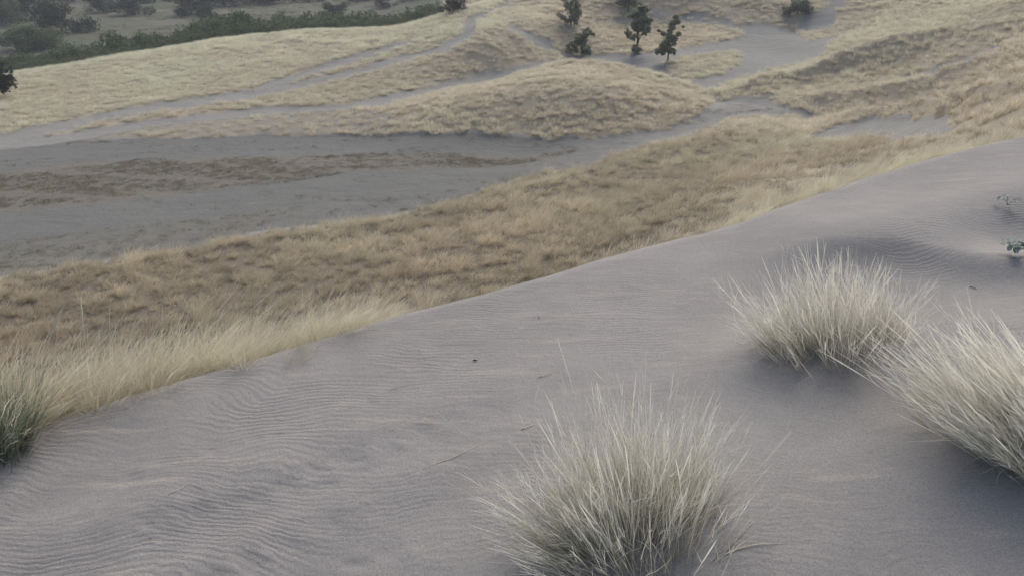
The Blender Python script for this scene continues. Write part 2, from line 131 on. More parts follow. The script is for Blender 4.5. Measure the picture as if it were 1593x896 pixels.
HEDGE = [(-51.5,83.6,-15.52,1.34),(-55.6,90.0,-16.67,2.63),(-49.2,81.9,-14.83,1.2),(-54.7,90.3,-16.62,2.27),(-50.3,85.9,-15.56,1.38),(-52.0,88.5,-16.16,2.16),(-49.8,86.2,-15.52,1.3),(-52.4,92.0,-16.59,1.97),(-46.7,84.1,-14.62,1.2),(-51.4,92.5,-16.57,2.62),(-46.9,88.3,-15.34,1.53),(-49.0,91.5,-16.2,2.76),(-44.9,88.5,-14.98,1.48),(-47.6,93.9,-16.27,2.73),(-42.7,88.0,-14.44,1.3),(-46.9,96.1,-16.42,3.01),(-42.3,90.7,-14.87,1.55),(-45.5,97.0,-16.39,3.46),(-40.3,90.1,-14.3,1.4),(-44.3,98.9,-16.46,3.61),(-39.0,92.1,-14.48,1.77),(-42.7,100.1,-16.43,3.38),(-37.5,91.8,-14.14,1.4),(-41.4,100.6,-16.38,3.1),(-37.1,94.6,-14.62,1.98),(-39.0,99.3,-15.94,3.25),(-36.3,95.9,-14.8,2.24),(-38.9,102.1,-16.35,3.65),(-35.0,97.1,-14.85,2.46),(-36.7,102.5,-16.24,4.05),(-32.8,95.4,-14.07,2.12),(-35.1,102.8,-16.08,4.34),(-32.0,97.1,-14.39,2.42),(-34.0,103.2,-16.03,4.59),(-31.4,99.8,-15.06,2.52),(-32.4,103.4,-15.95,4.05),(-29.8,100.3,-15.05,2.81),(-32.1,106.0,-16.43,4.5),(-28.3,100.7,-15.01,2.68),(-29.4,105.0,-16.18,3.84),(-27.1,100.9,-14.99,2.86),(-28.6,108.6,-16.76,5.05),(-25.8,100.4,-14.75,2.97),(-27.0,107.3,-16.5,4.49),(-24.0,99.8,-14.44,2.4),(-25.1,105.6,-16.16,4.6),(-22.5,100.0,-14.42,2.46),(-24.0,107.1,-16.41,3.99),(-21.2,101.2,-14.75,2.77),(-23.1,108.8,-16.7,4.06),(-19.9,99.5,-14.09,2.24),(-20.5,106.3,-16.23,4.26),(-18.3,101.9,-14.91,2.9),(-19.6,107.4,-16.5,4.23),(-17.0,99.6,-13.95,1.97),(-18.0,109.1,-16.86,4.42),(-15.4,97.5,-13.05,1.5),(-16.2,107.7,-16.66,4.47),(-13.2,96.9,-12.6,1.45),(-14.8,104.2,-15.67,4.33),(-12.6,97.5,-12.7,1.63),(-13.3,106.8,-16.39,4.7),(-11.3,98.8,-12.98,1.54),(-12.1,106.6,-16.21,4.58),(-9.4,97.6,-12.03,1.56),(-10.3,105.2,-15.43,4.47),(-8.2,97.9,-11.82,1.7),(-9.8,107.6,-16.0,5.36)]
SEEDS = {'band': [(-16.8,26.9),(-9.8,28.0),(-2.5,30.7),(2.9,33.0),(9.0,35.7),(13.8,37.0),(7.4,44.0)],'knoll': [(-4.3,55.3),(2.4,56.5),(9.1,56.4),(-11.5,58.1)],'meadow': [(-38.9,65.6),(-33.6,71.6),(-27.1,78.1),(-16.2,85.4),(-9.2,81.8),(-4.9,83.9)],'ridge': [(-15.3,65.2),(-7.9,69.1),(-0.9,72.6),(-23.2,58.0)],'right': [(22.2,62.3),(27.8,59.2),(31.6,54.6),(22.6,51.4),(25.9,46.9),(20.2,33.6),(21.1,40.5),(17.2,28.1),(15.8,32.0)],'far': [(6.6,83.6),(13.1,84.1),(20.2,87.4),(29.5,85.6),(34.6,81.8),(37.8,76.3),(19.4,83.1),(16.6,70.2),(3.5,84.8)]}
# ------------------------------------------------------------------ helpers
def tag(o, label=None, cat=None, group=None, kind=None):
    if label: o['label'] = label
    if cat: o['category'] = cat
    if group: o['group'] = group
    if kind: o['kind'] = kind
    return o
def quads(name, V, Q, uv=None, mat=None, smooth=False):
    me = bpy.data.meshes.new(name); V = np.asarray(V, np.float32); Q = np.asarray(Q, np.int32); k = Q.shape[1]
    me.vertices.add(len(V)); me.vertices.foreach_set('co', V.ravel())
    me.loops.add(Q.size); me.loops.foreach_set('vertex_index', Q.ravel())
    me.polygons.add(len(Q)); me.polygons.foreach_set('loop_start', np.arange(len(Q), dtype=np.int32) * k)
    me.update(calc_edges=True)
    if uv is not None:
        l = me.uv_layers.new(name='UVMap'); l.data.foreach_set('uv', np.asarray(uv, np.float32)[Q.ravel()].ravel())
    if smooth: me.polygons.foreach_set('use_smooth', np.ones(len(Q), bool))
    if mat: me.materials.append(mat)
    me.validate(); return me
def obj(name, me, parent=None, loc=None, rotz=None):
    o = bpy.data.objects.new(name, me); COL.objects.link(o)
    if parent: o.parent = parent
    if loc is not None: o.location = loc
    if rotz is not None: o.rotation_euler = (0, 0, rotz)
    return o
def fattr(me, name, arr, typ='FLOAT'):
    a = me.attributes.new(name, typ, 'POINT')
    arr = np.asarray(arr)
    a.data.foreach_set('vector' if typ == 'FLOAT_VECTOR' else 'value', arr.astype(np.int32 if typ == 'INT' else np.float32).ravel())
class NT:
    def __init__(s, name):
        s.m = bpy.data.materials.new(name); s.m.use_nodes = True; s.t = s.m.node_tree; s.t.nodes.clear()
        s.out = s.t.nodes.new('ShaderNodeOutputMaterial')
    def n(s, typ, ins=None, **kw):
        nd = s.t.nodes.new('ShaderNode' + typ)
        for k, v in kw.items(): setattr(nd, k, v)
        for k, v in (ins or {}).items():
            if isinstance(v, bpy.types.NodeSocket): s.t.links.new(v, nd.inputs[k])
            else: nd.inputs[k].default_value = v
        return nd
    def noise(s, vec, scale, detail=2, rough=.5, dist=0):
        return s.n('TexNoise', {'Vector': vec, 'Scale': scale, 'Detail': detail, 'Roughness': rough, 'Distortion': dist}).outputs['Fac']
    def ramp(s, fac, stops):
        nd = s.n('ValToRGB', {'Fac': fac}); e = nd.color_ramp.elements
        while len(e) < len(stops): e.new(.5)
        for i, (p, c) in enumerate(stops): e[i].position = p; e[i].color = (c + (1,)) if isinstance(c, tuple) else (c, c, c, 1)
        return nd.outputs[0]
    def mix(s, fac, a, b, mode='MIX'):
        nd = s.n('Mix', data_type='RGBA', blend_type=mode)
        for i, v in ((0, fac), (6, a), (7, b)):
            if isinstance(v, bpy.types.NodeSocket): s.t.links.new(v, nd.inputs[i])
            else: nd.inputs[i].default_value = (v + (1,)) if isinstance(v, tuple) else v
        return nd.outputs[2]
    def math(s, op, a, b=0.0, c=0.0):
        nd = s.n('Math', operation=op)
        for i, v in enumerate((a, b, c)):
            if isinstance(v, bpy.types.NodeSocket): s.t.links.new(v, nd.inputs[i])
            else: nd.inputs[i].default_value = v
        return nd.outputs[0]
    def attr(s, name, typ='GEOMETRY'):
        return s.n('Attribute', attribute_name=name, attribute_type=typ)
    def finish(s, shader): s.t.links.new(shader, s.out.inputs[0]); return s.m
F = rbf_fit(CTRL)
rng = np.random.RandomState(11)
SAND_A, SAND_B, SAND_C = (0.262, 0.259, 0.243), (0.214, 0.212, 0.200), (0.312, 0.308, 0.287)
def mat_dune():
    m = NT('dune_sand'); co = m.n('TexCoord').outputs['Object']
    big = m.noise(co, .8, 3, .55); mid = m.noise(co, 5, 4, .6); grain = m.noise(co, 190, 2, .6); sp = m.noise(co, 90, 2, .6)
    c = m.mix(m.ramp(big, [(.3, 0.0), (.7, 1.0)]), SAND_A, SAND_B)
    c = m.mix(m.ramp(mid, [(.45, 0.0), (.8, .55)]), c, SAND_C)
    st = m.n('Mapping', {'Vector': co, 'Rotation': (0, 0, R(-32)), 'Scale': (1.0, 6.5, 1.0)}).outputs[0]
    c = m.mix(m.ramp(m.noise(st, 2.2, 4, .6), [(.56, 0.0), (.75, .5)]), c, (0.39, 0.365, 0.305))
    c = m.mix(m.ramp(grain, [(.3, .55), (.7, 0.0)]), c, (0.11, 0.098, 0.1))
    c = m.mix(m.ramp(sp, [(.63, 0.0), (.72, .35)]), c, (0.10, 0.09, 0.09))
    wn = m.n('TexNoise', {'Vector': co, 'Scale': 1.1, 'Detail': 2.0}).outputs['Color']
    wv = m.n('VectorMath', {0: wn, 1: (.5, .5, .5)}, operation='SUBTRACT').outputs[0]
    wv = m.n('VectorMath', {0: wv, 1: (.30, .62, 0)}, operation='MULTIPLY').outputs[0]
    p = m.n('VectorMath', {0: co, 1: wv}, operation='ADD').outputs[0]
    p = m.n('Mapping', {'Vector': p, 'Rotation': (0, 0, R(5))}).outputs[0]
    rp = m.n('TexWave', {'Vector': p, 'Scale': 11.5, 'Distortion': 5.5, 'Detail': 4.0, 'Detail Scale': 1.6, 'Detail Roughness': .65}, wave_type='BANDS', bands_direction='Y', wave_profile='SIN').outputs['Fac']
    amp = m.math('MULTIPLY', m.ramp(m.noise(co, 1.3, 3, .55), [(.40, .05), (.70, 1.0)]), rp)
    ox = m.n('SeparateXYZ', {0: co}).outputs[0]
    amp = m.math('MULTIPLY', amp, m.ramp(m.math('ADD', m.math('MULTIPLY', ox, .2), .5), [(.0, 1.0), (.52, 1.0), (.68, .22), (.86, .30), (.94, 1.0)]))
    h = m.math('ADD', m.math('MULTIPLY', amp, .0042), m.math('MULTIPLY', mid, .010))
    h = m.math('ADD', h, m.math('MULTIPLY', m.noise(co, 38, 3, .6), .0032))
    sv = m.n('Mapping', {'Vector': p, 'Scale': (5.0, 24.0, 5.0)}).outputs[0]
    h = m.math('ADD', h, m.math('MULTIPLY', m.math('MULTIPLY', m.noise(sv, 1.0, 4, .6), m.ramp(m.noise(co, .9, 2, .5), [(.35, .25), (.6, 1.0)])), .010))
    h = m.math('ADD', h, m.math('MULTIPLY', grain, .0016))
    b = m.n('Bump', {'Height': h, 'Strength': .55, 'Distance': 1.0}).outputs[0]
    return m.finish(m.n('BsdfPrincipled', {'Base Color': c, 'Roughness': .93, 'Specular IOR Level': .15, 'Normal': b}).outputs[0])
def mat_ground():
    m = NT('valley_ground'); co = m.n('TexCoord').outputs['Object']
    lit = m.attr('litter').outputs['Fac']; pl = m.attr('plain').outputs['Fac']
    c = m.mix(m.noise(co, .25, 4, .6), (0.232, 0.233, 0.212), (0.192, 0.193, 0.176))
    stv = m.n('Mapping', {'Vector': co, 'Rotation': (0, 0, R(-12)), 'Scale': (.25, 1.6, 1)}).outputs[0]
    st = m.noise(stv, 1.0, 5, .65)
    c = m.mix(m.ramp(st, [(.48, 0.0), (.7, .5)]), c, (0.135, 0.118, 0.108))
    c = m.mix(m.ramp(m.noise(co, 3.0, 4, .7), [(.55, 0.0), (.75, .45)]), c, (0.120, 0.105, 0.09))
    wd = m.attr('weedy').outputs['Fac']; fl = m.attr('flat').outputs['Fac']
    c = m.mix(m.math('MULTIPLY', fl, .80), c, m.mix(st, (0.128, 0.132, 0.123), (0.090, 0.093, 0.087)))
    wst = m.noise(m.n('Mapping', {'Vector': co, 'Rotation': (0, 0, R(-6)), 'Scale': (1.3, 8.5, 1)}).outputs[0], 1.0, 5, .75)
    c = m.mix(m.math('MULTIPLY', wd, m.ramp(wst, [(.38, .38), (.58, .92)])), c, m.mix(m.noise(co, 1.2, 4, .6), (0.165, 0.150, 0.118), (0.112, 0.106, 0.084)))
    l = m.mix(m.noise(co, 2.2, 5, .7), (0.20, 0.172, 0.122), (0.36, 0.32, 0.24))
    l = m.mix(m.attr('thatch').outputs['Fac'], l, m.mix(m.noise(co, 2.6, 5, .7), (0.085, 0.073, 0.054), (0.19, 0.163, 0.118)))
    c = m.mix(lit, c, l)
    pv = m.n('Mapping', {'Vector': co, 'Scale': (.5, 1.3, 1)}).outputs[0]
    pc = m.mix(m.ramp(m.noise(pv, .06, 6, .68), [(.38, 0.0), (.62, 1.0)]), (0.066, 0.088, 0.054), (0.128, 0.118, 0.092))
    pc = m.mix(m.ramp(m.noise(pv, .35, 5, .7), [(.45, 0.0), (.7, .8)]), pc, (0.042, 0.055, 0.036))
    pc = m.mix(m.ramp(m.noise(pv, .11, 3, .6), [(.60, 0.0), (.72, .6)]), pc, (0.215, 0.185, 0.165))
    c = m.mix(pl, c, pc)
    h = m.math('MULTIPLY', m.noise(co, 1.6, 6, .65), .16)
    b = m.n('Bump', {'Height': h, 'Strength': .6, 'Distance': 1.0}).outputs[0]
    return m.finish(m.n('BsdfPrincipled', {'Base Color': c, 'Roughness': .95, 'Specular IOR Level': .1, 'Normal': b}).outputs[0])
def mat_straw(name, base, mid, tip, alt, green, inst=True):
    """dry grass: colour runs from the leaf sheath to the tip; tufts differ in ripeness (tint) and greenness"""
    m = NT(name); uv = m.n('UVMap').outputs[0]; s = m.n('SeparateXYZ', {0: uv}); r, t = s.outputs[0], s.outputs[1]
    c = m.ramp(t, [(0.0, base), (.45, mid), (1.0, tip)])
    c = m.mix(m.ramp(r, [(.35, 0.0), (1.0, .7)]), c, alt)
    if inst:
        ti = m.attr('tint', 'INSTANCER').outputs['Fac']; gr = m.attr('green', 'INSTANCER').outputs['Fac']
        c = m.mix(gr, c, green)
        k = m.math('ADD', m.math('MULTIPLY', ti, .85), .50)
        c = m.mix(1.0, c, m.n('CombineColor', {0: k, 1: k, 2: k}).outputs[0], 'MULTIPLY')
    d = m.n('BsdfDiffuse', {'Color': c, 'Roughness': .4}).outputs[0]; tr = m.n('BsdfTranslucent', {'Color': c}).outputs[0]
    return m.finish(m.n('MixShader', {0: .42, 1: d, 2: tr}).outputs[0])
def mat_leaf(name, a, b, c3):
    m = NT(name); uv = m.n('UVMap').outputs[0]; r = m.n('SeparateXYZ', {0: uv}).outputs[0]
    c = m.ramp(r, [(0.0, a), (.6, b), (1.0, c3)])
    o = m.n('ObjectInfo').outputs['Random']
    c = m.mix(m.math('MULTIPLY', o, .5), c, (b[0] * 1.5, b[1] * 1.25, b[2] * 1.2))
    d = m.n('BsdfDiffuse', {'Color': c}).outputs[0]; tr = m.n('BsdfTranslucent', {'Color': c}).outputs[0]
    return m.finish(m.n('MixShader', {0: .42, 1: d, 2: tr}).outputs[0])
def mat_plain(name, col, rough=.9, var=.4, scale=30):
    m = NT(name); co = m.n('TexCoord').outputs['Object']
    c = m.mix(m.noise(co, scale, 3, .6), tuple(x * (1 - var) for x in col), tuple(x * (1 + var) for x in col))
    return m.finish(m.n('BsdfPrincipled', {'Base Color': c, 'Roughness': rough, 'Specular IOR Level': .2}).outputs[0])
M_DUNE, M_GROUND = mat_dune(), mat_ground()
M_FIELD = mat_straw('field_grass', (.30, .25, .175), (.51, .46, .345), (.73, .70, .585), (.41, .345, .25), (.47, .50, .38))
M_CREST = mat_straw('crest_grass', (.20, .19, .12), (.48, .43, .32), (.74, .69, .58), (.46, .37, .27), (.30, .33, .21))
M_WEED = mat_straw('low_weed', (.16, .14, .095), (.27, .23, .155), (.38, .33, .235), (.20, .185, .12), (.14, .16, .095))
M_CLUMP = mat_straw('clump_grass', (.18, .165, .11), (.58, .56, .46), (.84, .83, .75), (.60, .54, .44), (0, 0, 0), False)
M_CLUMPG = mat_straw('clump_green', (.075, .085, .04), (.25, .275, .145), (.52, .51, .36), (.30, .29, .15), (0, 0, 0), False)
M_DARKG = mat_straw('dark_green_grass', (.06, .075, .05), (.14, .18, .125), (.32, .35, .26), (.22, .23, .15), (0, 0, 0), False)
M_DRY = mat_straw('dry_leaf', (.30, .22, .15), (.42, .33, .22), (.55, .46, .34), (.24, .15, .11), (0, 0, 0), False)
M_LEAF = mat_leaf('shrub_leaf', (.04, .062, .032), (.08, .112, .056), (.15, .185, .10))
M_LEAFD = mat_leaf('dark_leaf', (.018, .026, .017), (.032, .045, .028), (.06, .075, .045))
M_LEAFS = mat_leaf('sparse_leaf', (.14, .155, .115), (.21, .23, .17), (.31, .33, .25))
M_LEAFT = mat_leaf('tree_leaf', (.12, .145, .095), (.19, .22, .145), (.30, .33, .23))
M_BARK = mat_plain('bark', (.10, .08, .065))
M_SUCC = mat_leaf('silver_leaf', (.20, .25, .23), (.31, .37, .34), (.50, .55, .51))
M_STEM = mat_plain('succulent_stem', (.20, .17, .13))
M_STRAW = mat_plain('pale_straw', (.62, .54, .40), .8, .2)
M_TWIG = mat_plain('dark_twig', (.02, .017, .016), .8)

# ------------------------------------------------------------------ ground sheets
def polar(name, th, rr, zf):
    T, Rr = np.meshgrid(th, rr, indexing='ij'); x = Rr * np.sin(T); y = Rr * np.cos(T)
    z = zf(x, y); V = np.stack([x, y, z], -1).reshape(-1, 3); n, k = T.shape
    i = np.arange(n - 1)[:, None] * k + np.arange(k - 1)[None, :]
    Q = np.stack([i, i + 1, i + k + 1, i + k], -1).reshape(-1, 4)[:, ::-1]
    return V, Q
def sand_mask(x, y):
    m = np.zeros(x.shape, bool)
    for p in SAND.values(): m |= inpoly(x, y, p)
    for p in KEEP.values(): m &= ~inpoly(x, y, p)
    return m
def sandy_front(x, y):                  # sand, and the last step before it, where grass thins out
    r = np.hypot(x, y); k = 1 + np.clip(  .012 * r - .1, 0, .8) / np.maximum(r, 1)
    return sand_mask(x, y) | (sand_mask(x * k, y * k) & (r > 30))
def jit(x, y, a, s=.8, sd=40):
    return x + (vn(x * s, y * s, sd) - .5) * 2 * a, y + (vn(x * s + 50, y * s, sd + 1) - .5) * 2 * a
PATCH_T, PATCH_R = (-88, 88), (0.6, 10.5)
def patch_w(x, y):
    t = np.degrees(np.arctan2(x, y)); r = np.hypot(x, y)
    return sst(PATCH_T[0], PATCH_T[0] + 3, t) * (1 - sst(PATCH_T[1] - 3, PATCH_T[1], t)) * sst(PATCH_R[0], PATCH_R[0] + .15, r) * (1 - sst(PATCH_R[1] - 1.0, PATCH_R[1], r))
def sheet_z(x, y):
    z = ground_z(x, y, F)
    r = np.hypot(x, y); m = (r > 12) & (r < 130)
    s = np.zeros(x.shape); s[m] = sand_mask(x[m], y[m])
    return z - 0.35 * patch_w(x, y) - 0.06 * s
th = np.radians(np.concatenate([np.arange(-180, -48, 3.0), np.arange(-48, -38, .5), np.arange(-38, 38, .19), np.arange(38, 60, .5), np.arange(60, 180.1, 3.0)]))
rr = np.concatenate([np.geomspace(.25, 14, 110), np.geomspace(14.1, 130, 390), np.geomspace(131, 300, 60), np.geomspace(310, 1400, 16)])
V, Q = polar('ground', th, rr, sheet_z)
me = quads('ground', V, Q, mat=M_GROUND, smooth=True)
gx, gy = V[:, 0], V[:, 1]; gr = np.hypot(gx, gy); d_, s_ = polydist(gx, gy, CREST); dc = d_ * s_
jx, jy = jit(gx, gy, .35)
sandy = sandy_front(jx, jy); plain = inpoly(gx, gy, PLAIN)
fattr(me, 'litter', np.where(sandy | (dc < .3), 0.0, np.where(inpoly(jx, jy, THIN), .35, 1.0)) * np.where(gr < 14, sst(.4, 1.2, dc), 1)); fattr(me, 'plain', plain.astype(float))
def nearest_field(x, y, jit_=0):
    best = np.full(x.shape, 1e9); who = np.zeros(x.shape, int)
    for i, nme in enumerate(SEEDS):
        for (sx, sy) in SEEDS[nme]:
            dd = np.hypot(x - sx, y - sy); m = dd < best; best[m] = dd[m]; who[m] = i
    return who
fattr(me, 'thatch', (nearest_field(gx + (vn(gx * .4, gy * .4, 2) - .5) * 8, gy + (vn(gx * .4, gy * .4, 3) - .5) * 8) == list(SEEDS).index('band')) * 1.0)
weedy = inpoly(jx, jy, WEED['weeds']) * 1.0 + inpoly(jx, jy, THIN) * .7 + inpoly(jx, jy, WEED['weeds_edge']) * .45
fattr(me, 'weedy', np.clip(weedy, 0, 1)); fattr(me, 'flat', inpoly(gx, gy, SAND['flat']) * (1 - sst(0, 14, gx)))
tag(obj('ground', me), 'sandy valley floor and dune slopes running out to the scrub plain', kind='structure')
def dune_z(x, y):
    z = ground_z(x, y, F)
    d, s = polydist(x, y, CREST); on = 1 - sst(-.05, .25, d * s)
    # trampled, slumped streaks running up the slope
    for (ax, ay), (bx, by), wd, am in STREAKS:
        dd, ss = polydist(x, y, [(ax, ay), ((ax + bx) / 2 + .03, (ay + by) / 2 - .02), (bx, by)])
        e = np.exp(-(dd / wd) ** 2) * on
        z = z + e * am * (fbm(x * 13, y * 21, 61, 3) - .5) + e * am * .2 * np.sin((x * .75 + y * .35) * 55 + 5 * vn(x * 4, y * 4, 8)) * vn(x * 5, y * 5, 77)
    return z + .006 * (fbm(x * 4, y * 6, 71, 3) - .5) * on
STREAKS = [((-1.15, 2.0), (-.30, 2.42), .08, 0.0149), ((-1.0, 1.72), (-.02, 2.40), .06, 0.0124), ((-1.35, 2.25), (-.55, 2.62), .07, 0.0112), ((-.95, 1.55), (-.35, 1.86), .08, 0.0124)]
V, Q = polar('sand_dune', np.radians(np.concatenate([np.arange(PATCH_T[0], -42, .5), np.arange(-42, 44, .135), np.arange(44, PATCH_T[1] + .01, .4)])), np.geomspace(PATCH_R[0], PATCH_R[1], 600), dune_z)
tag(obj('sand_dune', quads('sand_dune', V, Q, mat=M_DUNE, smooth=True)), 'smooth grey sand dune with faint wind ripples in the foreground', kind='structure')

# ------------------------------------------------------------------ grass blades
def blades(N, base, d0, bend, L, width, segs, prof, rnd, rs):
    """strips of quads; base, d0, bend: (N,3); prof(t) scales the width"""
    t = np.linspace(0, 1, segs + 1)[None, :, None]
    P = base[:, None, :] + L[:, None, None] * (d0[:, None, :] * t + bend[:, None, :] * t * t)
    a = rs.uniform(0, 2 * math.pi, N); sv = np.stack([np.cos(a), np.sin(a), np.zeros(N)], -1)
    wv = np.cross(d0, sv); wv = np.where(np.linalg.norm(wv, axis=1, keepdims=True) < .2, sv, wv); wv /= np.linalg.norm(wv, axis=1, keepdims=True)
    wd = (width[:, None] * prof(t[:, :, 0]))[:, :, None]
    A = P - wv[:, None, :] * wd * .5; B = P + wv[:, None, :] * wd * .5
    V = np.stack([A, B], 2).reshape(-1, 3); k = segs + 1
    i = (np.arange(N)[:, None] * k + np.arange(segs)[None, :]) * 2
    Q = np.stack([i, i + 1, i + 3, i + 2], -1).reshape(-1, 4)
    uv = np.stack([np.repeat(rnd, 2 * k), np.tile(np.repeat(t[0, :, 0], 2), N)], -1)
    return V, Q, uv
def join(parts):
    V, Q, U, n = [], [], [], 0
    for v, q, u in parts: V.append(v); Q.append(q + n); U.append(u); n += len(v)
    return np.concatenate(V), np.concatenate(Q), np.concatenate(U)
leafp = lambda t: (1 - .93 * t ** 1.4)
seedp = lambda t: np.where(t > .62, 1.0 - .75 * np.abs((t - .8) / .2), .38)
def tuft(seed, N, H, spread, lean, width, segs, seedfrac=.3, flop=.35):
    rs = np.random.RandomState(seed); out = []
    for part, n, pr in (('leaf', int(N * (1 - seedfrac)), leafp), ('seed', int(N * seedfrac), seedp)):
        a = rs.uniform(0, 6.283, n); q = np.sqrt(rs.uniform(0, 1, n)); br = spread * .35 * q
        base = np.stack([np.cos(a) * br, np.sin(a) * br, np.full(n, -.03)], -1)
        tilt = q * (.55 if part == 'leaf' else .38) + rs.normal(0, .10, n)
        d0 = np.stack([np.cos(a) * np.sin(tilt), np.sin(a) * np.sin(tilt), np.cos(tilt)], -1)
        b = rs.uniform(.05, flop, n) * (1.0 if part == 'leaf' else .6)
        bend = np.stack([np.cos(a) * b + lean * rs.uniform(.6, 1.3, n), np.sin(a) * b + rs.normal(0, .08, n), -.5 * b - .25 * abs(lean) * np.ones(n)], -1)
        L = H * rs.uniform(.45, 1.0, n) * (1.0 if part == 'leaf' else 1.22)
        out.append(blades(n, base, d0, bend, L, width * rs.uniform(.7, 1.2, n) * (1 if part == 'leaf' else 1.3), segs, pr, rs.uniform(0, 1, n), rs))
    return join(out)
def library(cname, specs, mat):
    c = bpy.data.collections.new(cname)
    for i, sp in enumerate(specs):
        o = bpy.data.objects.new('%s_%02d' % (cname, i), quads('%s_mesh' % cname, *tuft(*sp), mat=mat)); c.objects.link(o)
    return c
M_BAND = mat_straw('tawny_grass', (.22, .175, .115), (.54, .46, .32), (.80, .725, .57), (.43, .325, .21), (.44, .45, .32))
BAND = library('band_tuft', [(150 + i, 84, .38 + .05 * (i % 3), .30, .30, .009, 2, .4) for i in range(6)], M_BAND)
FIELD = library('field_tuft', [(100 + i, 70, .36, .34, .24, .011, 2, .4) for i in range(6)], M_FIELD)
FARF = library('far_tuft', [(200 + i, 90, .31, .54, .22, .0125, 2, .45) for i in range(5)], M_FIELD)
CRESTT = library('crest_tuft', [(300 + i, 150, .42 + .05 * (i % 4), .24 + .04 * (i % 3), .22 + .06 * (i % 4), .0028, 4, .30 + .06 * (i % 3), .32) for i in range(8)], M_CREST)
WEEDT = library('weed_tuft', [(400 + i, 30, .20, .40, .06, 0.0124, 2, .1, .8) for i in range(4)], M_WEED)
def scatter(name, label, cat, pts, spin, scl, idx, tint, green, coll, rot=None):
    me = bpy.data.meshes.new(name); pts = np.asarray(pts, np.float32)
    me.vertices.add(len(pts)); me.vertices.foreach_set('co', pts.ravel())
    rv = np.zeros((len(pts), 3)) if rot is None else rot; rv[:, 2] = spin
    fattr(me, 'rot', rv, 'FLOAT_VECTOR'); fattr(me, 'scl', scl, 'FLOAT_VECTOR'); fattr(me, 'idx', idx, 'INT'); fattr(me, 'tint', tint); fattr(me, 'green', green)
    o = obj(name, me); tag(o, label, cat, kind='stuff')
    ng = bpy.data.node_groups.new(name, 'GeometryNodeTree')
    ng.interface.new_socket('Geometry', in_out='INPUT', socket_type='NodeSocketGeometry'); ng.interface.new_socket('Geometry', in_out='OUTPUT', socket_type='NodeSocketGeometry')
    N = ng.nodes.new; gi = N('NodeGroupInput'); go = N('NodeGroupOutput'); ip = N('GeometryNodeInstanceOnPoints'); ci = N('GeometryNodeCollectionInfo')
    ci.inputs['Collection'].default_value = coll; ci.inputs['Separate Children'].default_value = True; ci.inputs['Reset Children'].default_value = True
    ip.inputs['Pick Instance'].default_value = True
    def na(n, typ):
        a = N('GeometryNodeInputNamedAttribute'); a.data_type = typ; a.inputs['Name'].default_value = n; return a.outputs['Attribute']
    L = ng.links.new
    L(gi.outputs[0], ip.inputs['Points']); L(ci.outputs[0], ip.inputs['Instance']); L(na('idx', 'INT'), ip.inputs['Instance Index'])
    L(na('rot', 'FLOAT_VECTOR'), ip.inputs['Rotation']); L(na('scl', 'FLOAT_VECTOR'), ip.inputs['Scale']); L(ip.outputs[0], go.inputs[0])
    md = o.modifiers.new('tufts', 'NODES'); md.node_group = ng
    return o
# --- the dry fields: one sampling of the valley, cut out at the sand, then split hill by hill
def field_points():
    n = 900000; th = rng.uniform(R(-44), R(44), n)
    # density per square metre falls with distance from the near valley
    u = rng.uniform(0, 1, n); rg = np.geomspace(13, 185, 400)
    den = np.where(rg < 34, 13.0, 13.0 * (34 / rg) ** .95) * rg
    cdf = np.concatenate([[0], np.cumsum((den[1:] + den[:-1]) / 2 * np.diff(rg))]); tot = cdf[-1] * R(88)
    r = np.interp(u * cdf[-1], cdf, rg); k = int(min(n, tot)); r, th = r[:k], th[:k]
    x, y = r * np.sin(th), r * np.cos(th)
    jx, jy = jit(x, y, .30); jx += rng.normal(0, .08, k); jy += rng.normal(0, .08, k)
    keep = ~sandy_front(jx, jy) & ~inpoly(x, y, PLAIN)
    d, s = polydist(x, y, CREST); keep &= d * s > 5
    dn = fbm(x * .45, y * .45, 21, 3); keep &= rng.uniform(0, 1, k) < .55 + 1.1 * (dn - .2)
    hf = vn(x * 1.5, y * 1.5, 27); keep &= (rng.uniform(0, 1, k) < .30 + .95 * sst(.30, .62, hf)) | (r > 48)     # tufts stand in bunches
    keep &= ~inpoly(jx, jy, THIN) | (rng.uniform(0, 1, k) < .30)
    return x[keep], y[keep], r[keep]
fx, fy, fr = field_points()
fz = sheet_z(fx, fy)
names = list(SEEDS); fj = rng.uniform(-.5, .5, (len(names), len(fx))); best = np.full(fx.shape, 1e9); who = np.zeros(fx.shape, int)
for i, nme in enumerate(names):
    fjit = fj[i]
    for (sx, sy) in SEEDS[nme]:
        dd = np.hypot(fx - sx, fy - sy) + 9 * fjit; m = dd < best; best[m] = dd[m]; who[m] = i
INFO = {'band': ('dry_grass', 'tawny dry grass covering the slope below the near dune crest', .58, .13),
        'knoll': ('dry_grass', 'straw grass on the rounded knoll in the middle of the valley', .86, .03),
        'meadow': ('pale_grass', 'pale cream grass on the broad shoulder before the scrub plain', .92, .36),
        'ridge': ('straw_grass', 'straw grass on the tapering ridge between the two sand lanes', .82, .22),
        'right': ('dry_grass', 'dry grass over the stepped dune ridges on the right', .86, .12),
        'far': ('faded_grass', 'faded grass on the far dunes around the small trees', .86, .14)}
lowf = fbm(fx * .07, fy * .07, 51, 3); midf = fbm(fx * .35, fy * .35, 55, 3)
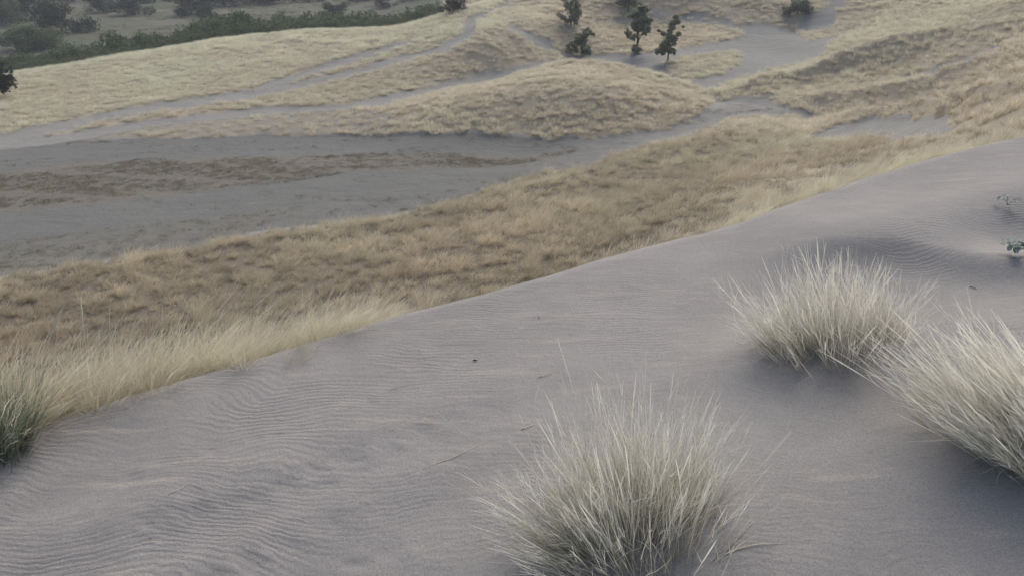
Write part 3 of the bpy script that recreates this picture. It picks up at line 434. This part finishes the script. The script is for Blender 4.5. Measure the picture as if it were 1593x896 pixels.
for i, nme in enumerate(names):
    m = who == i; k = m.sum(); oname, lab, tb, gb = INFO[nme]
    x, y, z, r = fx[m], fy[m], fz[m], fr[m]
    tint = np.clip(tb + (.6 if nme == 'band' else .34) * (midf[m] - .5) + .35 * (lowf[m] - .5) + rng.normal(0, (.15 if nme == 'band' else .10), k), .05, 1.35)
    green = np.clip(gb + 1.1 * (lowf[m] - .5) + rng.normal(0, .06, k), 0, .75)
    farm = r > 48
    g = np.clip(1 + (r - 60) / 170, 1, 1.6)
    s = np.where(farm, rng.uniform(.8, 1.15, k), rng.uniform(.55, 1.35, k)) * (.75 + .55 * midf[m]); scl = np.stack([s * g * 1.1, s * g * 1.1, s * np.sqrt(g)], -1)
    if nme == 'band': farm = r > 1e9
    for lod, mm in ((BAND if nme == 'band' else FIELD, ~farm), (FARF, farm)):
        if mm.sum() < 5: continue
        far_one = lod is FARF
        if far_one and (~farm).sum() > 5 and farm.sum() < .02 * k: continue
        part = scatter(oname, lab if not (far_one and (~farm).sum() > 5) else lab + ', farther part', 'grass', np.stack([x, y, z], -1)[mm], rng.uniform(-.75, .75, mm.sum()), scl[mm], rng.randint(0, 5, mm.sum()), tint[mm], green[mm], lod)
# --- low weeds on the sand flat
def weed_points():
    P = []
    for nm, den in (('weeds', 20.0), ('weeds_edge', 3.0)):
        A = np.array(WEED[nm]); lo, hi = A.min(0), A.max(0); n = int(np.prod(hi - lo) * den)
        x = rng.uniform(lo[0], hi[0], n); y = rng.uniform(lo[1], hi[1], n); jx, jy = jit(x, y, 1.2, .35)
        k = inpoly(jx, jy, WEED[nm]); q = fbm(x * .12 - y * .02, y * .75 + x * .1, 81, 4); k &= rng.uniform(0, 1, n) < sst(.24, .48, q)
        P.append(np.stack([x[k], y[k]], -1))
    A = np.array(SAND['flat']); lo, hi = A.min(0), A.max(0); n = 9000
    x = rng.uniform(lo[0], hi[0], n); y = rng.uniform(lo[1], hi[1], n); k = inpoly(x, y, SAND['flat']) & (rng.uniform(0, 1, n) < sst(.50, .75, fbm(x * .12, y * .8 + x * .12, 85, 4)))
    P.append(np.stack([x[k], y[k]], -1))
    for L, dn, sg in WLINES:                                    # plants lined up along old wheel marks
        L = np.array(L)
        for a, c in zip(L[:-1], L[1:]):
            q = int(np.hypot(*(c - a)) * dn) + 1; t = rng.uniform(0, 1, q)[:, None]; P.append((a + (c - a) * t + rng.normal(0, sg, (q, 2)))[rng.uniform(0, 1, q) < .2 + .9 * vn(t[:, 0] * 5 + a[0], t[:, 0] * 0 + a[1], 4)])
    return np.concatenate(P)
wp = weed_points(); k = len(wp)
s = rng.uniform(.4, 1.15, k)
scatter('low_weeds', 'low brown and olive weeds creeping in streaks over the sand flat', 'weeds', np.column_stack([wp, sheet_z(wp[:, 0], wp[:, 1])]), rng.uniform(0, 6.28, k), np.stack([s * 1.3, s * 1.3, s * .8], -1), rng.randint(0, 4, k), np.clip(rng.normal(.55, .2, k), .1, 1), np.clip(rng.normal(.3, .25, k), 0, .9), WEEDT)
# ------------------------------------------------------------------ grass along the near crest
def crest_points():
    n = 26000; x = rng.uniform(-7, 9, n); y = rng.uniform(-.5, 12, n); d, s = polydist(x, y, CREST); d = d * s
    left = sst(-.30, -1.0, x * 1.0)
    p = np.where(x < .2, left * sst(-.12, .2, d) * (1 - sst(2.6, 4.2, d)), 0)
    right = sst(1.2, 2.2, x) * sst(.22, .45, d) * (1 - sst(2.5, 4.5, d))
    mid = .035 * sst(.1, .3, d) * (1 - sst(.6, 1.0, d))
    p = np.maximum(np.maximum(p, right * .8), mid)
    k = rng.uniform(0, 1, n) < p * .85
    return x[k], y[k], d[k]
cx, cy, cd = crest_points(); k = len(cx)
hs = np.where(cx < .2, .42 + .36 * sst(-.6, -2.2, cx), .44) * rng.uniform(.6, 1.25, k)
gf = fbm(cx * .9, cy * .9, 91, 2)
scatter('crest_grass', 'feathery golden grass leaning along the far side of the near dune crest', 'grass', np.column_stack([cx, cy, ground_z(cx, cy, F) - .02]), rng.uniform(-.6, .6, k), np.stack([hs, hs, hs], -1), rng.randint(0, 8, k), np.clip(.80 + .24 * (cx > 1) + .5 * (gf - .5) + rng.normal(0, .17, k), .3, 1.35), np.clip(.06 + .14 * (cx > 1) + .7 * (gf - .5) + .15 * sst(-1.2, -2.2, cx), 0, .55), CRESTT)
# ------------------------------------------------------------------ the three big clumps and the green tuft
def gz1(x, y): return dune_z(np.asarray(x, float), np.asarray(y, float))
def clump(name, label, group, P, nb, L0, L1, fan0, fan1, lean, thick, seed, mats, mix):
    rs = np.random.RandomState(seed); A, B, C = (np.array(p) for p in P)
    root = bpy.data.objects.new(name, None); COL.objects.link(root); root.location = B; root.empty_display_size = .1
    tag(root, label, 'grass clump', group)
    ax = (C - A)[:2]; half = np.linalg.norm(ax) / 2; ax = ax / np.linalg.norm(ax); pr = np.array([-ax[1], ax[0]])
    def part(pn, n, mat, l0, l1, wd, segs, prof, spread=1.0, flat=0.0, noise=.15, bendk=.12, sub=0):
        s = rs.uniform(-1, 1, n) * spread + rs.normal(0, .12, n); s = np.where(rs.uniform(0, 1, n) < .25, .25 * np.sin(s * 9) + s * .8, s)
        c = rs.normal(0, .5, n) * np.sqrt(np.clip(1.15 - (s / 1.2) ** 2, .1, 1))
        bx = B[0] + ax[0] * s * half + pr[0] * c * thick; by = B[1] + ax[1] * s * half + pr[1] * c * thick
        base = np.stack([bx, by, gz1(bx, by) - .015], -1) - B
        fan = np.where(s < 0, fan0, fan1) * np.abs(s) ** 1.3 * np.sign(s)
        gust = vn(s * 3 + seed, c * 2, 7) - .5                      # neighbours lean together
        d = np.zeros((n, 3)); d[:, 2] = 1 - flat
        d[:, 0] = ax[0] * fan + pr[0] * c * .35 + lean[0] + .5 * gust; d[:, 1] = ax[1] * fan + pr[1] * c * .35 + lean[1]
        d += rs.normal(0, noise, (n, 3)) * np.array([1, 1, .3])
        if flat: d[:, 2] = rs.uniform(.02, .25, n)
        d /= np.linalg.norm(d, axis=1, keepdims=True)
        hz = d.copy(); hz[:, 2] = 0
        bend = hz * rs.uniform(-.5, 1, (n, 1)) * bendk + rs.normal(0, .06, (n, 3)); bend[:, 2] = -np.abs(rs.normal(0, .05, n)) - (.06 if flat else 0)
        L = rs.uniform(l0, l1, n) * (1 - .20 * np.abs(s) ** 2) * (.82 + .42 * vn(s * 2.3 + 3 * seed, c * 1.5, 9))
        if not flat: L = np.where(rs.uniform(0, 1, n) < .06, L * .5, L)                # broken ones
        P = [blades(n, base, d, bend, L, wd * rs.uniform(.6, 1.25, n), segs, prof, rs.uniform(0, 1, n) ** 1.6, rs)]
        if sub:                                                   # thin side leaves leaving the stalks
            k = rs.randint(0, n, n * sub); t = rs.uniform(.22, .86, n * sub)[:, None]
            b2 = base[k] + L[k][:, None] * (d[k] * t + bend[k] * t * t); d2 = d[k] + rs.normal(0, .30, (n * sub, 3)); d2 /= np.linalg.norm(d2, axis=1, keepdims=True)
            bd = rs.normal(0, .16, (n * sub, 3)); V, Q, uv = blades(n * sub, b2, d2, bd, rs.uniform(.05, .13, n * sub), np.full(n * sub, .0017), 3, leafp, rs.uniform(0, 1, n * sub) ** 1.6, rs)
            uv[:, 1] = np.clip(np.repeat(t[:, 0], 8) + .25 * uv[:, 1], 0, 1); P.append((V, Q, uv))
        o = obj(pn, quads(pn, *join(P), mat), root); o['kind'] = 'stuff'; return o
    part('leaf_blades', int(nb * mix[0]), mats[0], L0 * .7, L1, .0021, 6, leafp, sub=1)
    part('green_blades', int(nb * mix[1]), mats[1], L0 * .5, L1 * .75, .0025, 5, leafp, .9)
    part('seed_stalks', int(nb * mix[2]), mats[0], L0 * 1.0, L1 * 1.15, .0037, 8, seedp, .95, noise=.13, sub=3)
    part('dead_leaves', int(nb * .20), M_DRY, L0 * .25, L1 * .5, .0026, 5, leafp, 1.1, flat=.9, noise=.8, bendk=.4)
    return root
CM = (M_CLUMP, M_CLUMPG)
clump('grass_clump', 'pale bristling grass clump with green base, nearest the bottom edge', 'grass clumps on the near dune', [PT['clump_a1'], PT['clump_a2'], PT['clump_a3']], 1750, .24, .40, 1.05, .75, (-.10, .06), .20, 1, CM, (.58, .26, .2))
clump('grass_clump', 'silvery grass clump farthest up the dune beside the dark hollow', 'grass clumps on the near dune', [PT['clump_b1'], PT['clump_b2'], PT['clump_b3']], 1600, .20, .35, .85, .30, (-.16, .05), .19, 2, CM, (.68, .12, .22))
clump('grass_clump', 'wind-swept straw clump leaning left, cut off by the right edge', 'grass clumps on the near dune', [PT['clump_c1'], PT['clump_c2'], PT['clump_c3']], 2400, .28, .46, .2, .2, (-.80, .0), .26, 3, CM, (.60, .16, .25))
clump('grass_tuft', 'dark blue-green grass tuft at the left end of the dune crest', None, [PT['green_a'], tuple((np.array(PT['green_a']) + np.array(PT['green_b'])) / 2), PT['green_b']], 700, .22, .34, .2, .3, (.15, .1), .12, 4, (M_DARKG, M_DARKG), (.55, .35, .06))
# ------------------------------------------------------------------ tall single stalks standing over the crest
def strand(pts, rad, sides=5):
    P = np.array(pts, float); n = len(P); T = np.gradient(P, axis=0); T /= np.linalg.norm(T, axis=1, keepdims=True)
    up = np.array([.13, .31, .94]); a = np.cross(T, up); a /= np.linalg.norm(a, axis=1, keepdims=True); b = np.cross(T, a)
    an = np.arange(sides) / sides * 2 * math.pi
    V = (P[:, None, :] + np.asarray(rad)[:, None, None] * (a[:, None, :] * np.cos(an)[None, :, None] + b[:, None, :] * np.sin(an)[None, :, None])).reshape(-1, 3)
    i = np.arange(n - 1)[:, None] * sides; j = np.arange(sides)[None, :]; jn = (j + 1) % sides
    Q = np.stack([i + j, i + jn, i + sides + jn, i + sides + j], -1).reshape(-1, 4)
    uv = np.stack([np.full(len(V), .3), np.repeat(np.linspace(.2, 1, n), sides)], -1)
    return V, Q, uv
SL = ['tallest pale seed stalk arching right above the left crest grass', 'short upright seed stalk beside the tallest stalk at left', 'slender tan seed stalk rising from the middle of the crest grass', 'short bent pale stalk tip left of the slender tan stalk']
for (b, t), lab in zip(STALKS, SL):
    b = np.array(b); t = np.array(t); root = bpy.data.objects.new('grass_stalk', None); COL.objects.link(root); root.location = b; tag(root, lab, 'grass stalk', 'seed stalks over the crest')
    u = np.linspace(0, 1, 14)[:, None]; mid = (t - b) * np.array([.25, .25, .62]); P = 2 * u * (1 - u) * mid + u * u * (t - b)
    obj('stem', quads('stem', *strand(P[:11], np.linspace(.0024, .0014, 11)), mat=M_STRAW), root)
    obj('seed_head', quads('seed_head', *strand(P[9:], np.array([.002, .004, .005, .004, .001])), mat=M_STRAW), root)
# ------------------------------------------------------------------ silver-leaved creepers at the right edge
def leaf_disc():
    a = np.arange(8) / 8 * 2 * math.pi; V = [(0, 0, -.12)] + [(math.cos(t) * (1.0 if i % 8 else 1.15), math.sin(t) * .8, .10 * math.cos(2 * t) + .05) for i, t in enumerate(a)]
    V = np.array(V); Q = np.array([(0, 1 + i, 1 + (i + 1) % 8) for i in range(8)]); uv = np.stack([np.full(9, .5), np.linspace(.3, 1, 9)], -1)
    return V, Q, uv
LEAVES = []
for q in (.25, .55, .95):
    V, Q, uv = leaf_disc(); uv[:, 0] = q; LEAVES.append(quads('leaf', V, Q, uv, M_SUCC, True))
def creeper(name, label, p, n, spread, size, seed):
    rs = np.random.RandomState(seed); root = bpy.data.objects.new(name, None); COL.objects.link(root); root.location = p; tag(root, label, 'plant', 'silver-leaved creepers on the dune')
    ang = rs.uniform(0, 6.28); runs = []
    for k in range(3):
        a = ang + k * 2.1 + rs.normal(0, .3); u = np.linspace(0, 1, 7)[:, None]; L = spread * rs.uniform(.6, 1.1)
        q = np.concatenate([np.cos(a + u * .7) * L * u, np.sin(a + u * .7) * L * u * .7, .012 + .05 * np.sin(u * 2.6)], 1)
        q[:, 2] += gz1(p[0] + q[:, 0], p[1] + q[:, 1]) - p[2]
        obj('stem', quads('stem', *strand(q, np.linspace(.0022, .001, 7)), mat=M_STEM), root); runs.append(q)
    for i in range(n):
        q = runs[rs.randint(3)]; b = q[rs.randint(1, 7)] + rs.normal(0, size * .9, 3) * np.array([1, 1, .5]) + np.array([0, 0, size * .25])
        o = obj('leaf', LEAVES[rs.randint(3)], root); o.location = b; o.rotation_euler = (rs.normal(0, .6), rs.normal(0, .6), rs.uniform(0, 6.28)); s = size * rs.uniform(.6, 1.15); o.scale = (s, s, s)
creeper('silver_creeper', 'silvery blue round-leaved creeper on the ridge beside the dark hollow', PT['succ_a'], 54, .08, .017, 5)
creeper('silver_creeper', 'sparse pale round-leaved creeper higher up near the right edge', PT['succ_b'], 18, .12, .015, 6)
# ------------------------------------------------------------------ loose straws and bits lying on the sand
SB = [('s1', 'short pale straw lying on bare sand in mid dune', .0012), ('s2', 'longest straight straw lying left of the nearest grass clump', .0012), ('s3', 'pale straw lying on sand right below the nearest grass clump', .0015), ('s4', 'tan leaf scrap on sand just above the nearest clump', .002), ('s5', 'short grey twig lying in the dark hollow at right', .0022),
      ('s6', 'pale straw half buried in the trampled streak at left', .0014), ('s8', 'thin straw lying above and left of the nearest clump', .0016)]
for key, lab, rad in SB:
    a, b = np.array(PT[key + 'a']), np.array(PT[key + 'b']); u = np.linspace(0, 1, 9)[:, None]; P = a + (b - a) * u
    nrm = np.array([-(b - a)[1], (b - a)[0], 0]); P = P + nrm * .07 * np.sin(u * 3.1 + .4) * (1 if int(key[1:]) % 2 else -1)
    P[:, 2] = gz1(P[:, 0], P[:, 1]) + rad * .8 + .003 * np.sin(u[:, 0] * 3.14); o0 = P[0].copy()
    tag(obj('dry_straw', quads('dry_straw', *strand(P - o0, rad * (1 - .7 * u[:, 0] ** 2)), mat=M_STRAW if key != 's5' else M_STEM), loc=o0), lab, 'straw', 'loose straws on the sand')
def bit(name, label, p, L, seed):
    rs = np.random.RandomState(seed); u = np.linspace(0, 1, 7)[:, None]; a = rs.uniform(-.4, .4)
    P = np.concatenate([(u - .5) * L * math.cos(a), (u - .5) * L * math.sin(a) + .15 * L * np.sin(u * 5), .004 + .22 * L * u * u], 1); p = np.array([p[0], p[1], float(gz1([p[0]], [p[1]])[0])])
    tag(obj(name, quads(name, *strand(P, L * .14 * np.sin(.25 + 2.6 * u[:, 0])), mat=M_TWIG), loc=p), label, 'twig', 'dark bits on the sand')
bit('dark_twig', 'small black curled twig on bare sand left of centre', PT['twig_a'], .022, 1)
bit('dark_twig', 'tiny dark seed husk just below the dune crest at centre', PT['twig_b'], .014, 2)
# ------------------------------------------------------------------ trees and shrubs
def foliage(blobs, n, leaf, rs, shell=.5):
    """leaf-sized faces spread through the volume of the blobs (cx, cy, cz, r)"""
    B = np.array(blobs, float); w = B[:, 3] ** 2; pick = rs.choice(len(B), n, p=w / w.sum())
    d = rs.normal(0, 1, (n, 3)); d /= np.linalg.norm(d, axis=1, keepdims=True); q = rs.uniform(shell ** 3, 1, n) ** (1 / 3) * (1 + .16 * rs.normal(0, 1, n))
    q = q * rs.uniform(.75, 1.25, n)
    c = B[pick, :3] + d * (B[pick, 3] * q)[:, None] * np.array([1, 1, .85])
    a = rs.normal(0, 1, (n, 3)); a /= np.linalg.norm(a, axis=1, keepdims=True); b = np.cross(a, d + rs.normal(0, .6, (n, 3))); b /= np.linalg.norm(b, axis=1, keepdims=True) + 1e-6
    s = leaf * rs.uniform(.6, 1.3, n)[:, None]
    V = np.stack([c - a * s, c - b * s * .45, c + a * s, c + b * s * .45], 1).reshape(-1, 3); Q = np.arange(4 * n).reshape(-1, 4)
    uv = np.stack([np.repeat(np.clip(rs.uniform(0, 1, n) * .8 + .2 * (d[:, 2] > 0), 0, 1), 4), np.full(4 * n, .5)], -1)
    return V, Q, uv
def limbs(blobs, h0, rad, rs, top=None):
    B = np.array(blobs, float); out = []; top = top or B[:, 2].mean(); cx, cy = np.average(B[:, 0], weights=B[:, 3]) * .4, np.average(B[:, 1], weights=B[:, 3]) * .4
    u = np.linspace(0, 1, 7)[:, None]; T = np.concatenate([cx * u ** 2 + .02 * top * np.sin(u * 5), cy * u ** 2, -.1 + (top + .1) * u], 1); out.append(strand(T, rad * (1.15 - .75 * u[:, 0]), 7))
    for b in B[np.argsort(-B[:, 3])][:9]:
        k = rs.uniform(.3, .85); a = T[int(k * 6)]; e = b[:3]; P = a + (e - a) * u + np.array([0, 0, 1]) * .12 * np.linalg.norm(e - a) * np.sin(u * 3.14)
        out.append(strand(P, rad * .5 * (1 - .75 * u[:, 0]), 5))
    return join(out)
def make_tree(name, label, cat, group, loc, blobs, n, leaf, rad, lm, seed, top=None, rotz=0, shell=.5):
    rs = np.random.RandomState(seed); root = bpy.data.objects.new(name, None); COL.objects.link(root); root.location = loc; root.rotation_euler = (0, 0, rotz)
    tag(root, label, cat, group)
    obj('trunk', quads('trunk', *limbs(blobs, 0, rad, rs, top), mat=M_BARK, smooth=True), root)
    obj('crown', quads('crown', *foliage(blobs, n, leaf, rs, shell), mat=lm), root)
    return root
def px_blobs(L, s, rs):                 # (right, up, radius) in sixteenths of a metre-scale sketch, depth varied
    out = []
    for a, b, c in L:
        y = rs.normal(0, .45) * c
        for k in range(6):                          # ragged sprays rather than one ball
            q = rs.normal(0, .55, 3) * c; out.append(((a + q[0]) * s, (y + q[1]) * s, max(.4, b + q[2] * .8) * s, c * s * rs.uniform(.42, .78)))
    return out
rsT = np.random.RandomState(77)
K = 0.062
make_tree('small_tree', 'low flat-topped small tree with leafy skirts just behind the knoll', 'tree', 'small trees in the dune hollow', PT['tree_low'],
          px_blobs([(-3, 26, 6), (3, 30, 6), (0, 22, 7), (9, 32, 5), (15, 30, 3), (-9, 20, 4), (-14, 14, 5), (-19, 7, 5), (-10, 10, 4), (8, 7, 6), (12, 4, 4), (-23, 2, 3), (-6, 16, 4), (4, 36, 4)], K, rsT), 4600, .12, .075, M_LEAFT, 21, shell=.2)
make_tree('small_tree', 'round-crowned small tree with bushy foot, middle of the hollow', 'tree', 'small trees in the dune hollow', PT['tree_round'],
          px_blobs([(0, 36, 9), (6, 40, 9), (-5, 40, 8), (10, 48, 7), (0, 52, 9), (-6, 54, 6), (8, 58, 6), (2, 62, 5), (13, 34, 6), (-11, 28, 5), (-16, 30, 3), (12, 26, 4), (-4, 22, 4), (1, 4, 4), (-6, 5, 4), (5, 5, 3), (-1, 10, 3), (14, 42, 5)], K, rsT), 7000, .12, .085, M_LEAFT, 22, shell=.2)
make_tree('small_tree', 'slim ragged small tree standing on the bare sand, rightmost', 'tree', 'small trees in the dune hollow', PT['tree_cone'],
          px_blobs([(-14, 14, 5), (-8, 15, 6), (0, 17, 7), (7, 16, 5), (-4, 24, 7), (4, 26, 7), (0, 34, 8), (8, 34, 5), (-8, 40, 4), (2, 44, 6), (12, 40, 4), (4, 54, 5), (10, 56, 5), (8, 64, 4), (-16, 44, 2.5), (18, 50, 2.5)], K * .96, rsT), 5400, .11, .07, M_LEAFT, 23, shell=.2)
make_tree('small_tree', 'umbrella-shaped small tree on the hill above the round-crowned tree', 'tree', 'small trees in the dune hollow', PT['tree_hill'],
          px_blobs([(-14, 13, 4), (-8, 15, 6), (0, 12, 6), (7, 15, 6), (14, 13, 4), (-4, 21, 6), (5, 22, 6), (18, 10, 2.5), (0, 27, 5)], .070, rsT), 2200, .12, .07, M_LEAFS, 24, shell=.3)
make_tree('small_tree', 'feathery grey-green tree on the hill slope, leftmost of the hollow', 'tree', 'small trees in the dune hollow', PT['tree_feather'],
          px_blobs([(0, 22, 7), (-8, 30, 6), (8, 32, 7), (0, 38, 8), (12, 42, 5), (-12, 40, 5), (4, 14, 6), (10, 20, 7), (-4, 8, 5), (-12, 12, 5), (-18, 16, 4), (6, 5, 5)], .066, rsT), 3000, .11, .075, M_LEAFS, 25, shell=.3)
make_tree('scrub_bush', 'dark low bush alone on the pale far slope, top right', 'bush', None, PT['bush_far'],
          px_blobs([(-12, 6, 7), (-4, 9, 9), (6, 9, 9), (14, 7, 7), (0, 14, 7), (-16, 3, 5), (18, 3, 5), (8, 15, 6)], .068, rsT), 2600, .14, .07, M_LEAFS, 26, top=.6)
make_tree('small_tree', 'dark tree crown cut off by the left edge on the pale meadow', 'tree', None, PT['edge_tree'],
          px_blobs([(2, 14, 9), (10, 24, 9), (16, 18, 8), (4, 30, 10), (16, 32, 8), (-8, 24, 12), (-10, 38, 10), (6, 42, 8), (22, 26, 6), (14, 8, 5), (-4, 10, 6), (24, 34, 4)], .062, rsT), 5200, .12, .14, M_LEAFD, 27)
# shrub masters, then copies that share their meshes
def shrub_mesh(seed, n, lm):
    rs = np.random.RandomState(seed); bl = [(rs.normal(0, .26), rs.normal(0, .26), .22 + .5 * rs.uniform(0, 1) ** .8, rs.uniform(.13, .28)) for _ in range(15)]
    bl += [(rs.normal(0, .36), rs.normal(0, .36), .18, .2) for _ in range(5)]
    return quads('crown', *foliage(bl, n, .042, rs, .55), mat=lm), quads('trunk', *limbs(bl, 0, .035, rs, .6), mat=M_BARK, smooth=True)
SHR = [shrub_mesh(500 + i, 2600, M_LEAF) for i in range(6)]; SHD = [shrub_mesh(520 + i, 2600, M_LEAFD) for i in range(3)]
def shrub(name, label, cat, group, loc, wd, ht, m, rz):
    root = bpy.data.objects.new(name, None); COL.objects.link(root); root.location = loc; root.rotation_euler = (0, 0, rz); root.scale = (wd, wd, ht); tag(root, label, cat, group)
    obj('crown', m[0], root); obj('trunk', m[1], root)
rs = np.random.RandomState(9)
for i, (x, y, z, h) in enumerate(HEDGE):
    seg = ('left stretch of the hedge below the lone rounded tree', 'middle stretch of the hedge behind the pale meadow', 'right stretch of the hedge where the meadow climbs')[min(2, i * 3 // len(HEDGE))]
    lab = ('low front shrub, ' if i % 2 == 0 else 'taller rear shrub, ') + seg
    h = h * rs.uniform(.85, 1.15); shrub('hedge_shrub', lab, 'shrub', 'shrubs of the hedge behind the meadow', (x, y, z - .05), max(2.2, h * rs.uniform(.85, 1.2)) * 1.25, h * 1.28, SHR[rs.randint(6)], rs.uniform(0, 6.28))
FLAB = {0: 'dark rounded tree alone on the pale plain above the left hedge', 1: 'small dark round tree near the top edge, left', 2: 'low spreading tree right of the small round tree at top', 3: 'largest dark tree mass in the top left corner', 5: 'dark bushy tree with browned right side beyond the hedge', 6: 'small dark shrub at the foot of the browned bushy tree', 7: 'long low dark thicket at the top edge beyond the hedge', 8: 'ragged tree standing above the middle of the hedge', 9: 'small tree with visible stem by the pale sandy strip', 10: 'dark shrub on the ridge near the top of the hill track', 16: 'leftmost loose shrub in front of the lone rounded tree', 17: 'middle of the loose shrubs in front of the lone tree', 18: 'rightmost loose shrub in front of the lone rounded tree'}
for i, (x, y, z, wd, ht) in enumerate(FAR):
    nm = 'plain_tree' if ht > 2.4 else 'plain_shrub'
    shrub(nm, FLAB.get(i, 'hazy dark tree far back on the scrub plain at the top edge'), 'tree' if ht > 2.4 else 'shrub', 'trees on the scrub plain', (x, y, z - .1), wd * 1.2, ht * 1.3, SHD[i % 3] if i < 16 else SHR[i % 6], rs.uniform(0, 6.28))
# ------------------------------------------------------------------ low scrub on the plain
n = 11000; x = rng.uniform(-150, 5, n); y = rng.uniform(90, 260, n); q = fbm(x * .035, y * .07, 95, 4)
m = inpoly(x, y, PLAIN) & (rng.uniform(0, 1, n) < sst(.38, .56, q)); x, y = x[m], y[m]; k = len(x); s = rng.uniform(1.2, 3.6, k)
scatter('plain_scrub', 'low dull green scrub in patches over the far plain', 'scrub', np.column_stack([x, y, ground_z(x, y, F)]), rng.uniform(0, 6.28, k), np.stack([s * 1.6, s * 1.6, s * 1.1], -1), rng.randint(0, 4, k), np.clip(rng.normal(.6, .2, k), .1, 1), np.clip(rng.normal(.55, .25, k), 0, .95), WEEDT)
# ------------------------------------------------------------------ haze
bm = [(-1500, -1500, -19), (1500, -1500, -19), (1500, 1500, -19), (-1500, 1500, -19), (-1500, -1500, 1.0), (1500, -1500, 1.0), (1500, 1500, 1.0), (-1500, 1500, 1.0)]
hm = quads('haze', np.array(bm, float), np.array([(0, 3, 2, 1), (4, 5, 6, 7), (0, 1, 5, 4), (1, 2, 6, 5), (2, 3, 7, 6), (3, 0, 4, 7)]))
m = NT('haze_air'); pv = m.n('VolumePrincipled', {'Color': (.86, .92, 1.0, 1), 'Density': .0007, 'Anisotropy': .1})
m.t.links.new(pv.outputs[0], m.out.inputs['Volume']); hm.materials.append(m.m); tag(obj('haze', hm), 'thin pale bluish haze hanging in the valley air', 'haze', kind='stuff')
